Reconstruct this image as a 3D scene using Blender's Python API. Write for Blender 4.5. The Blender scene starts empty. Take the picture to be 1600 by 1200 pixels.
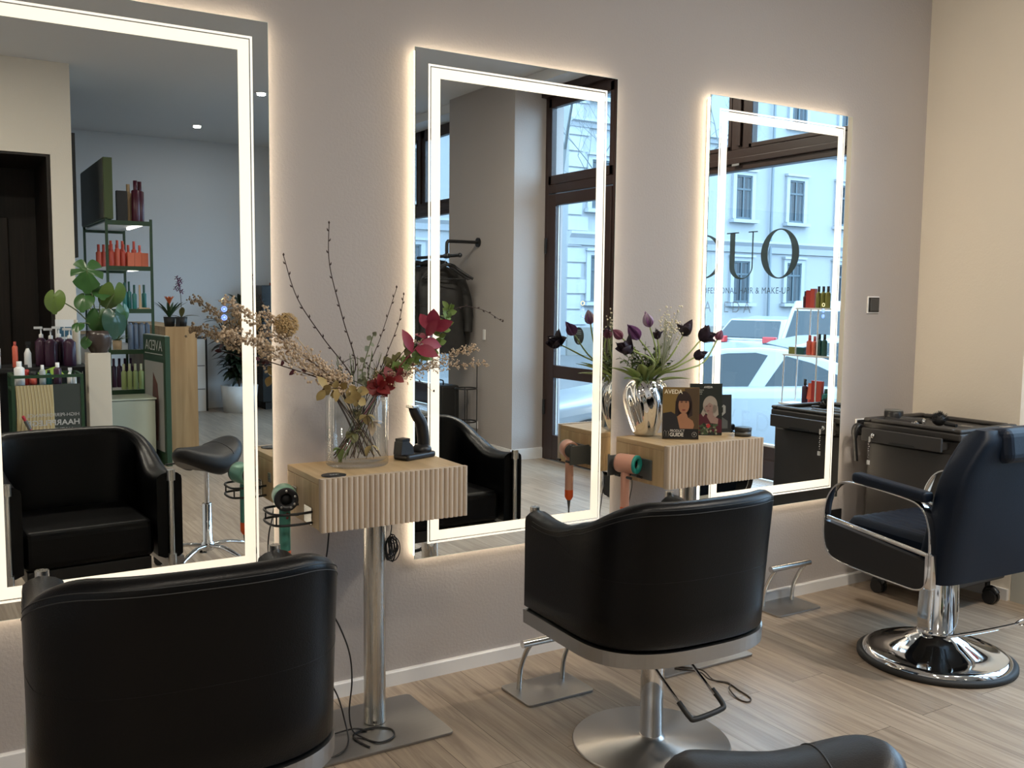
import bpy, math, random
from math import sin, cos, pi, radians
from mathutils import Vector, Matrix
S = bpy.context.scene
COL = S.collection

# ------------------------------------------------------------------ camera
def make_camera():
    yaw, pit, rol, f = radians(31.622), radians(5.206), radians(0.600), 1488.53
    fw = Vector((sin(yaw)*cos(pit), cos(yaw)*cos(pit), -sin(pit)))
    r = Vector((cos(yaw), -sin(yaw), 0)); u = r.cross(fw)
    r2 = r*cos(rol)+u*sin(rol); u2 = -r*sin(rol)+u*cos(rol)
    cd = bpy.data.cameras.new('camera'); cam = bpy.data.objects.new('camera', cd)
    COL.objects.link(cam); S.camera = cam
    cd.sensor_width = 36; cd.lens = f/1600*36; cd.clip_start = .02; cd.clip_end = 300
    m = Matrix((r2, u2, -fw)).transposed().to_4x4()
    m.translation = Vector((-0.3381, -3.2797, 1.5)); cam.matrix_world = m
make_camera()

# ------------------------------------------------------------------ sky, exposure
W = bpy.data.worlds.new('sky'); S.world = W; W.use_nodes = True
bg = W.node_tree.nodes['Background']
bg.inputs[0].default_value = (0.50, 0.74, 1.0, 1); bg.inputs[1].default_value = 9.0
S.view_settings.view_transform = 'Standard'; S.view_settings.look = 'None'
S.view_settings.exposure = 0; S.view_settings.gamma = 1
S.view_settings.use_curve_mapping = False
S.cycles.use_denoising = True
S.cycles.max_bounces = 12; S.cycles.diffuse_bounces = 4; S.cycles.glossy_bounces = 6
S.cycles.transmission_bounces = 8; S.cycles.transparent_max_bounces = 16
S.cycles.sample_clamp_indirect = 6
S.cycles.caustics_reflective = False; S.cycles.caustics_refractive = False

def area_light(name, loc, rot, sx, sy, power, col, portal=False, disk=False):
    l = bpy.data.lights.new(name, 'AREA'); l.energy = power; l.color = col
    l.shape = 'DISK' if disk else 'RECTANGLE'; l.size = sx
    if not disk: l.size_y = sy
    if portal: l.cycles.is_portal = True
    o = bpy.data.objects.new(name, l); COL.objects.link(o); o.location = loc; o.rotation_euler = rot
    return o
# portals just outside the shop windows guide the sampling of the sky
for i, (y0, y1) in enumerate([(-2.5, -.74), (-4.2, -3.15), (-7.85, -5.7)]):
    area_light('window_portal', (4.72, (y0+y1)/2, 1.85), (0, pi/2, 0), 3.1, y1-y0, 1, (1, 1, 1), portal=True)
# recessed downlights, then unseen ones added to brighten the room (housings follow below)
SPOTS = [(2.456, -8.425), (2.539, -6.207), (0.4, -2.8), (2.0, -2.8), (3.35, -2.3), (-.9, -4.2)]
SPOT_POWER = [3, 4, 24, 22, 62, 34]
for (x, y), pw in zip(SPOTS, SPOT_POWER):
    area_light('downlight_beam', (x, y, 3.44), (0, 0, 0), .08 if pw < 10 else .20, .08, pw, (1.0, .89, .74), disk=True)

# ------------------------------------------------------------------ materials
def nt(m): return m.node_tree.nodes, m.node_tree.links
def mat(name, col, rough=.5, metal=0, bump=0, bscale=60, spec=.5, coat=0, var=0, vscale=8, trans=0, ior=1.45, alpha=1, sheen=0):
    m = bpy.data.materials.new(name); m.use_nodes = True
    n, l = nt(m); b = n['Principled BSDF']
    c = tuple(col)+(1,)
    b.inputs['Base Color'].default_value = c; b.inputs['Roughness'].default_value = rough
    b.inputs['Metallic'].default_value = metal; b.inputs['Specular IOR Level'].default_value = spec
    b.inputs['Coat Weight'].default_value = coat; b.inputs['IOR'].default_value = ior
    b.inputs['Transmission Weight'].default_value = trans
    tc = n.new('ShaderNodeTexCoord')
    if var:
        nz = n.new('ShaderNodeTexNoise'); nz.inputs['Scale'].default_value = vscale; nz.inputs['Detail'].default_value = 4
        l.new(tc.outputs['Object'], nz.inputs['Vector'])
        mx = n.new('ShaderNodeMix'); mx.data_type = 'RGBA'
        mx.inputs[6].default_value = tuple(max(0, x*(1-var)) for x in col)+(1,)
        mx.inputs[7].default_value = tuple(min(1, x*(1+var)) for x in col)+(1,)
        l.new(nz.outputs['Fac'], mx.inputs[0]); l.new(mx.outputs[2], b.inputs['Base Color'])
    if bump:
        nz = n.new('ShaderNodeTexNoise'); nz.inputs['Scale'].default_value = bscale; nz.inputs['Detail'].default_value = 3
        l.new(tc.outputs['Object'], nz.inputs['Vector'])
        bp = n.new('ShaderNodeBump'); bp.inputs['Strength'].default_value = bump; bp.inputs['Distance'].default_value = .004
        l.new(nz.outputs['Fac'], bp.inputs['Height']); l.new(bp.outputs[0], b.inputs['Normal'])
    return m
def emit(name, col, s):
    m = bpy.data.materials.new(name); m.use_nodes = True
    b = m.node_tree.nodes['Principled BSDF']
    b.inputs['Base Color'].default_value = (.6, .6, .6, 1)
    b.inputs['Emission Color'].default_value = tuple(col)+(1,); b.inputs['Emission Strength'].default_value = s
    return m
def brushed(name, col, rough=.28, axis='Z'):
    m = mat(name, col, rough, 1)
    n, l = nt(m); b = n['Principled BSDF']
    tc = n.new('ShaderNodeTexCoord'); mp = n.new('ShaderNodeMapping')
    mp.inputs['Scale'].default_value = {'Z': (220, 220, 3), 'X': (3, 220, 220), 'R': (20, 20, 20)}[axis]
    nz = n.new('ShaderNodeTexNoise'); nz.inputs['Scale'].default_value = 1; nz.inputs['Detail'].default_value = 4
    l.new(tc.outputs['Object'], mp.inputs[0]); l.new(mp.outputs[0], nz.inputs['Vector'])
    mr = n.new('ShaderNodeMapRange'); mr.inputs[3].default_value = rough-.08; mr.inputs[4].default_value = rough+.12
    l.new(nz.outputs['Fac'], mr.inputs[0]); l.new(mr.outputs[0], b.inputs['Roughness'])
    b.inputs['Anisotropic'].default_value = .5
    return m
def glassy(name, tint=(1, 1, 1), refl=.9):
    """thin window pane: clear with a fresnel reflection"""
    m = bpy.data.materials.new(name); m.use_nodes = True
    n, l = nt(m); n.remove(n['Principled BSDF'])
    t = n.new('ShaderNodeBsdfTransparent'); t.inputs[0].default_value = tuple(tint)+(1,)
    g = n.new('ShaderNodeBsdfGlossy'); g.inputs['Roughness'].default_value = 0
    lw = n.new('ShaderNodeLayerWeight'); lw.inputs[0].default_value = .5
    pw = n.new('ShaderNodeMath'); pw.operation = 'POWER'; pw.inputs[1].default_value = 5; l.new(lw.outputs['Facing'], pw.inputs[0])
    f = n.new('ShaderNodeMapRange'); f.inputs[3].default_value = .035; f.inputs[4].default_value = .9; l.new(pw.outputs[0], f.inputs[0])
    mx = n.new('ShaderNodeMixShader')
    l.new(f.outputs[0], mx.inputs[0]); l.new(t.outputs[0], mx.inputs[1]); l.new(g.outputs[0], mx.inputs[2])
    l.new(mx.outputs[0], n['Material Output'].inputs[0])
    return m
def wood(name, c1, c2, axis=2, scale=1.0, rough=.5, dark=None):
    """straight grain running along axis"""
    m = mat(name, c1, rough)
    n, l = nt(m); b = n['Principled BSDF']
    tc = n.new('ShaderNodeTexCoord'); mp = n.new('ShaderNodeMapping')
    sc = [26*scale, 26*scale, 26*scale]; sc[axis] = 1.6*scale
    mp.inputs['Scale'].default_value = sc
    l.new(tc.outputs['Object'], mp.inputs[0])
    nz = n.new('ShaderNodeTexNoise'); nz.inputs['Scale'].default_value = 1; nz.inputs['Detail'].default_value = 6; nz.inputs['Distortion'].default_value = .6
    l.new(mp.outputs[0], nz.inputs['Vector'])
    cr = n.new('ShaderNodeValToRGB'); cr.color_ramp.elements[0].position = .35; cr.color_ramp.elements[1].position = .68
    cr.color_ramp.elements[0].color = tuple(c2)+(1,); cr.color_ramp.elements[1].color = tuple(c1)+(1,)
    l.new(nz.outputs['Fac'], cr.inputs[0]); l.new(cr.outputs[0], b.inputs['Base Color'])
    bp = n.new('ShaderNodeBump'); bp.inputs['Strength'].default_value = .15; bp.inputs['Distance'].default_value = .002
    l.new(nz.outputs['Fac'], bp.inputs['Height']); l.new(bp.outputs[0], b.inputs['Normal'])
    return m
def floor_mat():
    m = mat('oak_vinyl_planks', (.4, .3, .2), .34)
    n, l = nt(m); b = n['Principled BSDF']
    tc = n.new('ShaderNodeTexCoord'); mp = n.new('ShaderNodeMapping'); mp.inputs['Rotation'].default_value = (0, 0, pi/2)
    l.new(tc.outputs['Object'], mp.inputs[0])
    br = n.new('ShaderNodeTexBrick'); br.offset = .37
    br.inputs['Color1'].default_value = (.05, .05, .05, 1); br.inputs['Color2'].default_value = (.95, .95, .95, 1)
    br.inputs['Mortar'].default_value = (0.5, .5, .5, 1)
    br.inputs['Scale'].default_value = 1; br.inputs['Mortar Size'].default_value = .0012; br.inputs['Bias'].default_value = 0
    br.inputs['Brick Width'].default_value = 1.22; br.inputs['Row Height'].default_value = .18
    l.new(mp.outputs[0], br.inputs['Vector'])
    mp2 = n.new('ShaderNodeMapping'); mp2.inputs['Scale'].default_value = (34, 1.8, 1)
    l.new(tc.outputs['Object'], mp2.inputs[0])
    ad = n.new('ShaderNodeVectorMath'); ad.operation = 'ADD'
    sv = n.new('ShaderNodeVectorMath'); sv.operation = 'SCALE'; sv.inputs['Scale'].default_value = 17
    l.new(br.outputs['Color'], sv.inputs[0]); l.new(mp2.outputs[0], ad.inputs[0]); l.new(sv.outputs[0], ad.inputs[1])
    nz = n.new('ShaderNodeTexNoise'); nz.inputs['Scale'].default_value = 1; nz.inputs['Detail'].default_value = 7; nz.inputs['Distortion'].default_value = 1.1; nz.inputs['Roughness'].default_value = .6
    l.new(ad.outputs[0], nz.inputs['Vector'])
    cr = n.new('ShaderNodeValToRGB')
    e = cr.color_ramp.elements; e[0].position = .33; e[0].color = (.255, .195, .145, 1); e[1].position = .62; e[1].color = (.41, .33, .25, 1)
    l.new(nz.outputs['Fac'], cr.inputs[0])
    hs = n.new('ShaderNodeHueSaturation')
    mr = n.new('ShaderNodeMapRange'); mr.inputs[3].default_value = .86; mr.inputs[4].default_value = 1.12
    l.new(br.outputs['Color'], mr.inputs[0]); l.new(mr.outputs[0], hs.inputs['Value']); l.new(cr.outputs[0], hs.inputs['Color'])
    mx = n.new('ShaderNodeMix'); mx.data_type = 'RGBA'; mx.inputs[7].default_value = (.10, .075, .05, 1)
    l.new(br.outputs['Fac'], mx.inputs[0]); l.new(hs.outputs[0], mx.inputs[6]); l.new(mx.outputs[2], b.inputs['Base Color'])
    bp = n.new('ShaderNodeBump'); bp.inputs['Strength'].default_value = .35; bp.inputs['Distance'].default_value = .002
    l.new(nz.outputs['Fac'], bp.inputs['Height']); l.new(bp.outputs[0], b.inputs['Normal'])
    return m
M = {}
M['wall'] = mat('painted_plaster_wall', (.41, .375, .355), .75, bump=.35, bscale=90)
M['wall_warm'] = mat('painted_plaster_side_wall', (.80, .73, .62), .75, bump=.2, bscale=90)
M['wall_white'] = mat('white_plaster', (.74, .74, .74), .8, bump=.15, bscale=50)
M['ceiling'] = mat('ceiling_paint', (.72, .72, .72), .85)
M['baseboard'] = mat('white_baseboard', (.74, .74, .74), .35)
M['floor'] = floor_mat()
M['frame'] = mat('dark_brown_window_frame', (.030, .016, .013), .38, bump=.03)
M['pane'] = glassy('window_glass', (.97, .99, 1.0))
M['door_dark'] = wood('dark_brown_wood', (.022, .014, .010), (.010, .007, .005), 2)
M['mirror'] = mat('mirror_silver', (.91, .94, .93), .0, 1)
M['band'] = emit('frosted_light_band', (1.0, .88, .66), .93)
M['line'] = emit('frosted_light_line', (1.0, .9, .72), .93)
M['led'] = emit('led_strip', (1.0, .84, .62), 15.0)
M['led_dot'] = emit('led_dots', (1.0, .93, .82), 14.0)
M['mbox'] = mat('mirror_backing', (.55, .50, .40), .5)
M['glass_edge'] = mat('mirror_edge', (.45, .60, .55), .2)
M['blue_led'] = emit('blue_touch_button', (.10, .22, 1.0), 2.6)
M['yel_led'] = emit('yellow_touch_button', (1.0, .85, .35), 1.2)
M['oak'] = wood('light_oak_veneer', (.60, .43, .235), (.47, .32, .165), 1, 1.0, .5)
M['oak_v'] = wood('light_oak_veneer_upright', (.60, .43, .235), (.46, .31, .16), 2, 1.0, .5)
M['flute'] = wood('grey_oak_fluted', (.60, .49, .375), (.45, .355, .265), 2, 1.2, .6)
M['desk_oak'] = wood('knotty_oak', (.50, .33, .165), (.36, .22, .10), 2, .7, .6)
M['leather'] = mat('black_leather', (.002, .002, .0024), .33, bump=.14, bscale=260, spec=.24)
M['leather_stool'] = mat('dark_grey_leather', (.016, .015, .015), .45, bump=.14, bscale=260, spec=.36)
M['navy'] = mat('dark_navy_leather', (.003, .0075, .018), .5, bump=.12, bscale=240, spec=.28)
M['stitch'] = mat('black_thread', (.03, .03, .03), .6)
M['steel_s'] = mat('satin_steel', (.62, .60, .57), .2, 1)
M['chrome'] = mat('chrome', (.80, .80, .80), .06, 1)
M['steel'] = brushed('brushed_steel', (.62, .60, .56), .26, 'Z')
M['steel_x'] = brushed('brushed_steel_plate', (.40, .395, .385), .34, 'X')
M['steel_r'] = mat('brushed_steel_disc', (.66, .64, .61), .30, 1)
M['rubber'] = mat('black_rubber', (.012, .012, .012), .6)
M['plastic'] = mat('black_plastic', (.014, .014, .015), .35)
M['cart'] = mat('black_trolley_plastic', (.040, .036, .033), .5, bump=.1, bscale=200)
M['white'] = mat('white_plastic', (.75, .75, .74), .35)
M['cream'] = mat('cream_plinth', (.62, .56, .46), .6)
M['mint'] = mat('mint_green_metallic', (.22, .47, .35), .33, .25)
M['mint_dark'] = mat('green_handle', (.08, .27, .21), .35, .2)
M['peach'] = mat('peach_metallic', (.70, .36, .26), .35, .2)
M['orange'] = mat('orange_ring', (.85, .12, .02), .4)
M['teal'] = mat('teal_plastic', (.02, .25, .21), .35)
M['grey_p'] = mat('grey_plastic', (.09, .09, .085), .4)
M['black'] = mat('matte_black', (.010, .010, .010), .55)
M['green'] = mat('dark_green_metal', (.018, .05, .022), .45)
M['green_l'] = mat('olive_green_board', (.050, .075, .020), .5)
M['grey_board'] = mat('grey_board', (.10, .10, .085), .6)

def G(name, *a, **k):
    if name not in M: M[name] = mat(name, *a, **k)
    return M[name]

# ------------------------------------------------------------------ mesh helpers
class MB:
    def __init__(s): s.v = []; s.f = []; s.m = []; s.mats = []; s.sm = []
    def mi(s, m):
        if m is None: return 0
        if m not in s.mats: s.mats.append(m)
        return s.mats.index(m)
    def add(s, vs, fs, m=None, sm=False):
        k = len(s.v); i = s.mi(m)
        s.v += [tuple(v) for v in vs]
        for f in fs: s.f.append(tuple(a+k for a in f)); s.m.append(i); s.sm.append(sm)
        return s
    def box(s, x0, x1, y0, y1, z0, z1, m=None):
        vs = [(x, y, z) for z in (z0, z1) for y in (y0, y1) for x in (x0, x1)]
        return s.add(vs, [(0, 2, 3, 1), (4, 5, 7, 6), (0, 1, 5, 4), (2, 6, 7, 3), (0, 4, 6, 2), (1, 3, 7, 5)], m)
    def obox(s, c, size, rot=0, m=None, tilt=0):
        hx, hy, hz = [a/2 for a in size]
        R = Matrix.Rotation(rot, 3, 'Z') @ Matrix.Rotation(tilt, 3, 'X')
        vs = [Vector(c)+R @ Vector((x, y, z)) for z in (-hz, hz) for y in (-hy, hy) for x in (-hx, hx)]
        return s.add(vs, [(0, 2, 3, 1), (4, 5, 7, 6), (0, 1, 5, 4), (2, 6, 7, 3), (0, 4, 6, 2), (1, 3, 7, 5)], m)
    def prism(s, pts, z0, z1, m=None, axis='z'):
        n = len(pts)
        def P(a, b, c): return {'z': (a, b, c), 'x': (c, a, b), 'y': (a, c, b)}[axis]
        vs = [P(a, b, z0) for a, b in pts]+[P(a, b, z1) for a, b in pts]
        fs = [tuple(range(n-1, -1, -1)), tuple(range(n, 2*n))]+[(i, (i+1) % n, n+(i+1) % n, n+i) for i in range(n)]
        return s.add(vs, fs, m)
    def tube(s, pts, r, n=10, m=None, caps=True, closed=False, flat=1.0):
        P = [Vector(p) for p in pts]; K = len(P)
        rs = r if hasattr(r, '__len__') else [r]*K
        T = []
        for i in range(K):
            a = P[(i-1) % K] if (closed or i > 0) else P[i]
            b = P[(i+1) % K] if (closed or i < K-1) else P[i]
            t = (b-a); T.append(t.normalized() if t.length > 1e-9 else Vector((0, 0, 1)))
        up = Vector((0, 0, 1)) if abs(T[0].z) < .9 else Vector((1, 0, 0))
        N = (up-T[0]*up.dot(T[0])).normalized(); vs = []; fs = []
        for i in range(K):
            N = (N-T[i]*N.dot(T[i]))
            N = N.normalized() if N.length > 1e-6 else T[i].orthogonal().normalized()
            B = T[i].cross(N)
            for k in range(n):
                a = 2*pi*k/n; vs.append(P[i]+(N*cos(a)*flat+B*sin(a))*rs[i])
        rng = K if closed else K-1
        for i in range(rng):
            for k in range(n):
                a = i*n+k; b = i*n+(k+1) % n; j = ((i+1) % K)*n
                fs.append((a, b, j+(k+1) % n, j+k))
        s.add(vs, fs, m, True)
        if caps and not closed:
            s.add([vs[k] for k in range(n)], [tuple(range(n-1, -1, -1))], m)
            s.add([vs[(K-1)*n+k] for k in range(n)], [tuple(range(n))], m)
        return s
    def cyl(s, p0, p1, r0, r1=None, n=24, m=None):
        return s.tube([p0, p1], [r0, r0 if r1 is None else r1], n, m)
    def lathe(s, prof, c=(0, 0, 0), n=32, m=None, axis='z', twist=None, sm=True, caps=True):
        vs = []; fs = []; K = len(prof)
        for i, (r, z) in enumerate(prof):
            for k in range(n):
                a = 2*pi*k/n; rr = r
                if twist: rr = r*twist(a, i/(K-1))
                x, y = rr*cos(a), rr*sin(a)
                p = {'z': (x, y, z), 'y': (x, z, y), 'x': (z, x, y)}[axis]
                vs.append((c[0]+p[0], c[1]+p[1], c[2]+p[2]))
        for i in range(K-1):
            for k in range(n):
                q = (i*n+k, i*n+(k+1) % n, (i+1)*n+(k+1) % n, (i+1)*n+k)
                fs.append(q if axis == 'z' or axis == 'x' else q[::-1])
        s.add(vs, fs, m, sm)
        if caps:
            if prof[0][0] > 1e-5: s.add(vs[:n], [tuple(range(n-1, -1, -1))], m)
            if prof[-1][0] > 1e-5: s.add(vs[-n:], [tuple(range(n))], m)
        return s
    def ball(s, c, r, n=8, m=None, sx=1, sy=1, sz=1):
        K = max(4, n//2+1)
        vs = [(c[0], c[1], c[2]-r*sz)]
        for i in range(1, K):
            t = -pi/2+pi*i/K
            vs += [(c[0]+r*sx*cos(t)*cos(2*pi*k/n), c[1]+r*sy*cos(t)*sin(2*pi*k/n), c[2]+r*sz*sin(t)) for k in range(n)]
        vs.append((c[0], c[1], c[2]+r*sz)); L = len(vs)-1
        fs = [(0, 1+(k+1) % n, 1+k) for k in range(n)]
        for i in range(K-2):
            for k in range(n): fs.append((1+i*n+k, 1+i*n+(k+1) % n, 1+(i+1)*n+(k+1) % n, 1+(i+1)*n+k))
        b = 1+(K-2)*n
        fs += [(b+k, b+(k+1) % n, L) for k in range(n)]
        return s.add(vs, fs, m, True)
    def grid(s, fn, nu, nv, m=None, closed_u=False, sm=True):
        vs = [fn(i/(nu if closed_u else nu-1), j/(nv-1)) for j in range(nv) for i in range(nu)]
        fs = []
        for j in range(nv-1):
            for i in range(nu if closed_u else nu-1):
                fs.append((j*nu+i, j*nu+(i+1) % nu, (j+1)*nu+(i+1) % nu, (j+1)*nu+i))
        return s.add(vs, fs, m, sm)
    def leaf(s, base, direc, length, width, bend=.3, up=(0, 0, 1), m=None, fold=.25, n=6, shape=1.0, tip=1.0):
        d = Vector(direc).normalized(); U = Vector(up)
        side = d.cross(U)
        side = side.normalized() if side.length > 1e-4 else d.orthogonal().normalized()
        nn = side.cross(d); p = Vector(base); vs = []
        for i in range(n+1):
            t = i/n
            w = width*.5*(sin(pi*min(1, t**shape))**.8 if 0 < t < 1 else .02)
            q = p+d*length*t-nn*bend*length*t*t
            vs += [q+side*w+nn*w*fold, q, q-side*w+nn*w*fold]
        fs = []
        for i in range(n):
            a = i*3; fs += [(a, a+3, a+4, a+1), (a+1, a+4, a+5, a+2)]
        return s.add(vs, fs, m, True)
    def poly(s, pts, m=None): return s.add(pts, [tuple(range(len(pts)))], m)
    def build(s, name, m=None, parent=None, loc=None, rot=None, bevel=0, bseg=2, subsurf=0, smooth=False, solid=0):
        me = bpy.data.meshes.new(name); me.from_pydata(s.v, [], s.f)
        mats = s.mats if s.mats and m is None else [m]
        for a in mats: me.materials.append(a)
        if len(mats) > 1: me.polygons.foreach_set('material_index', s.m)
        me.polygons.foreach_set('use_smooth', [bool(x or smooth) for x in s.sm]); me.update()
        o = bpy.data.objects.new(name, me); COL.objects.link(o)
        if parent is not None: o.parent = parent
        if loc is not None: o.location = loc
        if rot is not None: o.rotation_euler = rot if hasattr(rot, '__len__') else (0, 0, rot)
        if solid:
            q = o.modifiers.new('thickness', 'SOLIDIFY'); q.thickness = solid; q.offset = 0
        if bevel:
            q = o.modifiers.new('bevel', 'BEVEL'); q.width = bevel; q.segments = bseg; q.limit_method = 'ANGLE'; q.angle_limit = radians(35)
        if subsurf:
            q = o.modifiers.new('subsurf', 'SUBSURF'); q.levels = subsurf; q.render_levels = subsurf
        return o
def tag(o, label, cat, group=None, kind=None):
    o['label'] = label; o['category'] = cat
    if group: o['group'] = group
    if kind: o['kind'] = kind
    return o
def thing(name, label, cat, loc=(0, 0, 0), rz=0, group=None):
    o = bpy.data.objects.new(name, None); COL.objects.link(o); o.empty_display_size = .05
    o.location = loc; o.rotation_euler = (0, 0, rz) if not hasattr(rz, '__len__') else rz
    return tag(o, label, cat, group)
def struct(o, label=None, cat=None):
    o['kind'] = 'structure'
    if label: o['label'] = label
    if cat: o['category'] = cat
    return o
def copy_tree(o, parent=None):
    c = o.copy(); COL.objects.link(c)
    if parent is not None: c.parent = parent
    for ch in o.children: copy_tree(ch, c)
    return c
def cr(pts, k=8, closed=False):
    """Catmull-Rom through points"""
    P = [Vector(p) for p in pts]; n = len(P); out = []
    for i in range(n if closed else n-1):
        g = lambda j: P[j % n] if closed else P[max(0, min(n-1, j))]
        a, b, c, d = g(i-1), g(i), g(i+1), g(i+2)
        for t in range(k):
            t /= k
            out.append(.5*((2*b)+(-a+c)*t+(2*a-5*b+4*c-d)*t*t+(-a+3*b-3*c+d)*t**3))
    if not closed: out.append(P[-1])
    return out
def text(name, body, size, loc, rot, m, parent=None, ext=.0004, align='CENTER', sx=1.0, space=1.0, off=0):
    cu = bpy.data.curves.new(name, 'FONT'); cu.body = body; cu.size = size; cu.extrude = ext
    cu.align_x = align; cu.align_y = 'BOTTOM_BASELINE'; cu.space_character = space; cu.offset = off
    t = bpy.data.objects.new(name, cu); COL.objects.link(t)
    bpy.context.view_layer.update()
    me = bpy.data.meshes.new_from_object(t.evaluated_get(bpy.context.evaluated_depsgraph_get()))
    bpy.data.objects.remove(t); bpy.data.curves.remove(cu)
    me.name = name
    me.materials.clear(); me.materials.append(m)
    o = bpy.data.objects.new(name, me); COL.objects.link(o)
    o.parent = parent; o.location = loc; o.rotation_euler = rot; o.scale = (sx, 1, 1)
    return o
RN = random.Random(7)
def rr(a, b): return RN.uniform(a, b)
ORD = ['first', 'second', 'third', 'fourth', 'fifth', 'sixth', 'seventh', 'eighth', 'ninth', 'tenth']
def place(i, n):
    if n == 1: return 'only'
    if i == 0: return 'leftmost'
    if i == n-1: return 'rightmost'
    if n == 3: return 'middle'
    return ORD[i]+' from the left'

# ================================================================== SETTING
CZ = 3.46
struct(MB().box(-2.5, 4.75, -9.8, .1, -.05, 0).build('floor', M['floor']), 'pale oak plank floor of the salon', 'floor')
struct(MB().box(-2.6, 4.8, -9.8, .12, CZ, CZ+.1).build('ceiling', M['ceiling']))
struct(MB().box(-2.6, 4.27, 0, .12, 0, CZ).build('wall_mirrors', M['wall']))
struct(MB().box(-2.6, -2.5, -9.7, 0, 0, CZ).build('wall_left', M['wall_white']))
struct(MB().box(-2.6, 4.75, -9.7, -9.57, 0, CZ).build('wall_back', M['wall_white']))
struct(MB().prism([(4.27, .12), (4.27, -.605), (4.57, -.74), (4.75, -.74), (4.75, .12)][::-1], 0, CZ).build('wall_right', M['wall_warm']))
struct(MB().prism([(4.25, -2.60), (4.25, -2.69), (4.57, -3.13), (4.75, -3.13), (4.75, -2.50), (4.57, -2.50)], 0, CZ).build('wall_right', M['wall_white']))
struct(MB().prism([(4.22, -4.21), (4.22, -5.46), (4.57, -5.7), (4.75, -5.7), (4.75, -4.21)][::-1], 0, CZ).build('wall_right', M['wall']))
struct(MB().prism([(4.22, -8.1), (4.22, -9.57), (4.75, -9.57), (4.75, -7.85), (4.57, -7.85)], 0, CZ).build('wall_right', M['wall_white']))
# window seats (sills) and heads
def ledge(y0, y1, name):
    b = MB(); b.box(4.27, 4.75, y0, y1, 0, .235)
    struct(b.build('wall_'+name, G('grey_green_plaster', (.50, .50, .45), .7)))
    b = MB(); b.box(4.25, 4.56, y0+.002, y1-.002, .237, .262)
    for k in range(4): b.box(4.29+k*.065, 4.325+k*.065, y0+.06, y1-.06, .262, .266)  # raised strips stand in for stripes of sky reflected on the sill
    struct(b.build('trim_'+name, G('white_sill_sky_stripes', (.78, .80, .82), .25), bevel=.003))
ledge(-2.6, -.61, 'sill_front'); ledge(-8.1, -5.47, 'sill_rear')
struct(MB().box(4.3, 4.75, -9.57, 0, 3.37, CZ-.002).build('wall_head', M['wall_white']))
# wall with the dark doorway
PX = .80
b = MB(); b.box(-2.5, -.9, -6.12, -5.98, 0, CZ); b.box(.63, PX, -6.9, -5.98, 0, CZ); b.box(-.9, .63, -6.12, -5.98, 2.68, CZ)
struct(b.build('wall_doorway', M['wall_warm']))
b = MB(); b.box(.60, .63, -7.1, -6.0, 0, 2.68); b.box(-.93, -.9, -7.1, -6.0, 0, 2.68); b.box(-.9, .60, -7.12, -7.08, 0, 2.7)
b.box(-.9, .60, -7.08, -6.0, 2.66, 2.70)
struct(b.build('trim_doorway', M['door_dark']))
b = MB(); b.box(-.86, .36, -7.07, -7.04, 0, 2.2); b.box(-.75, -.35, -7.045, -7.03, 1.2, 2.0); b.box(-.2, .25, -7.045, -7.03, 1.2, 1.98); b.box(-.2, .25, -7.045, -7.03, .2, 1.1)
struct(b.build('door_1', M['door_dark'], bevel=.008))
# baseboards
struct(MB().prism([(0, 0), (-.017, 0), (-.017, .052), (-.012, .057), (0, .057)], -2.5, 4.27, axis='x').build('baseboard_front', M['baseboard']))
struct(MB().box(4.252, 4.27, -.60, -.017, 0, .057).build('baseboard_right', M['baseboard']))
struct(MB().box(4.205, 4.22, -5.45, -4.21, 0, .10).build('baseboard_right', M['baseboard']))
struct(MB().box(4.20, 4.57, -4.22, -4.195, 0, .10).build('baseboard_right', M['baseboard']))
struct(MB().box(.8, 4.2, -9.57, -9.555, 0, .08).build('baseboard_back', M['baseboard']))

# windows in the street wall ------------------------------------------------
def frame_bars(b, bars, x0=4.55, x1=4.63):
    for y0, y1, z0, z1 in bars: b.box(x0, x1, y0, y1, z0, z1)
def window(n, yl, yr, zsill, zt0, zt1, ztop, mul=None):
    st = .055
    b = MB()
    frame_bars(b, [(yl, yl+st, zsill, ztop), (yr-st, yr, zsill, ztop), (yl, yr, ztop-.09, ztop), (yl, yr, zt0, zt1), (yl, yr, zsill, zsill+.225)])
    frame_bars(b, [(yl+.03, yr-.03, zt0+.045, zt0+.085)], 4.53, 4.55)
    if mul:
        frame_bars(b, [(mul-.085, mul+.085, zt1, ztop)]); frame_bars(b, [(mul-.018, mul+.018, zt1+.02, ztop-.02)], 4.53, 4.55)
        for s0, s1 in ((yl+st, mul-.085), (mul+.085, yr-st)):
            frame_bars(b, [(s0, s0+.03, zt1, ztop-.09), (s1-.03, s1, zt1, ztop-.09), (s0, s1, zt1, zt1+.03), (s0, s1, ztop-.12, ztop-.09)], 4.545, 4.60)
    frame_bars(b, [(yl+.05, yr-.05, zsill+.02, zsill+.135)], 4.542, 4.55)
    w = b.build('window_%d' % n, M['frame'], bevel=.004); struct(w)
    g = MB(); g.box(4.585, 4.593, yl+.02, yr-.02, zsill+.2, zt0+.02)
    g.build('pane', M['pane'], w)
    g = MB(); g.box(4.585, 4.593, yl+.02, yr-.02, zt1-.02, ztop-.05)
    g.build('pane', M['pane'], w)
    t = MB(); t.box(4.56, 4.60, yl+st, yr-st, zsill+.225, zsill+.24)
    t.build('glazing_strip', M['white'], w)
    if mul:
        t = MB(); t.box(4.565, 4.575, mul-.10, mul-.085+.0, zt1+.03, ztop-.12); t.box(4.565, 4.575, mul+.085, mul+.10, zt1+.03, ztop-.12)
        t.build('seal_strip', M['white'], w)
    return w
win1 = window(1, -2.50, -.74, .27, 2.40, 2.545, 3.37, -1.75)
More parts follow.
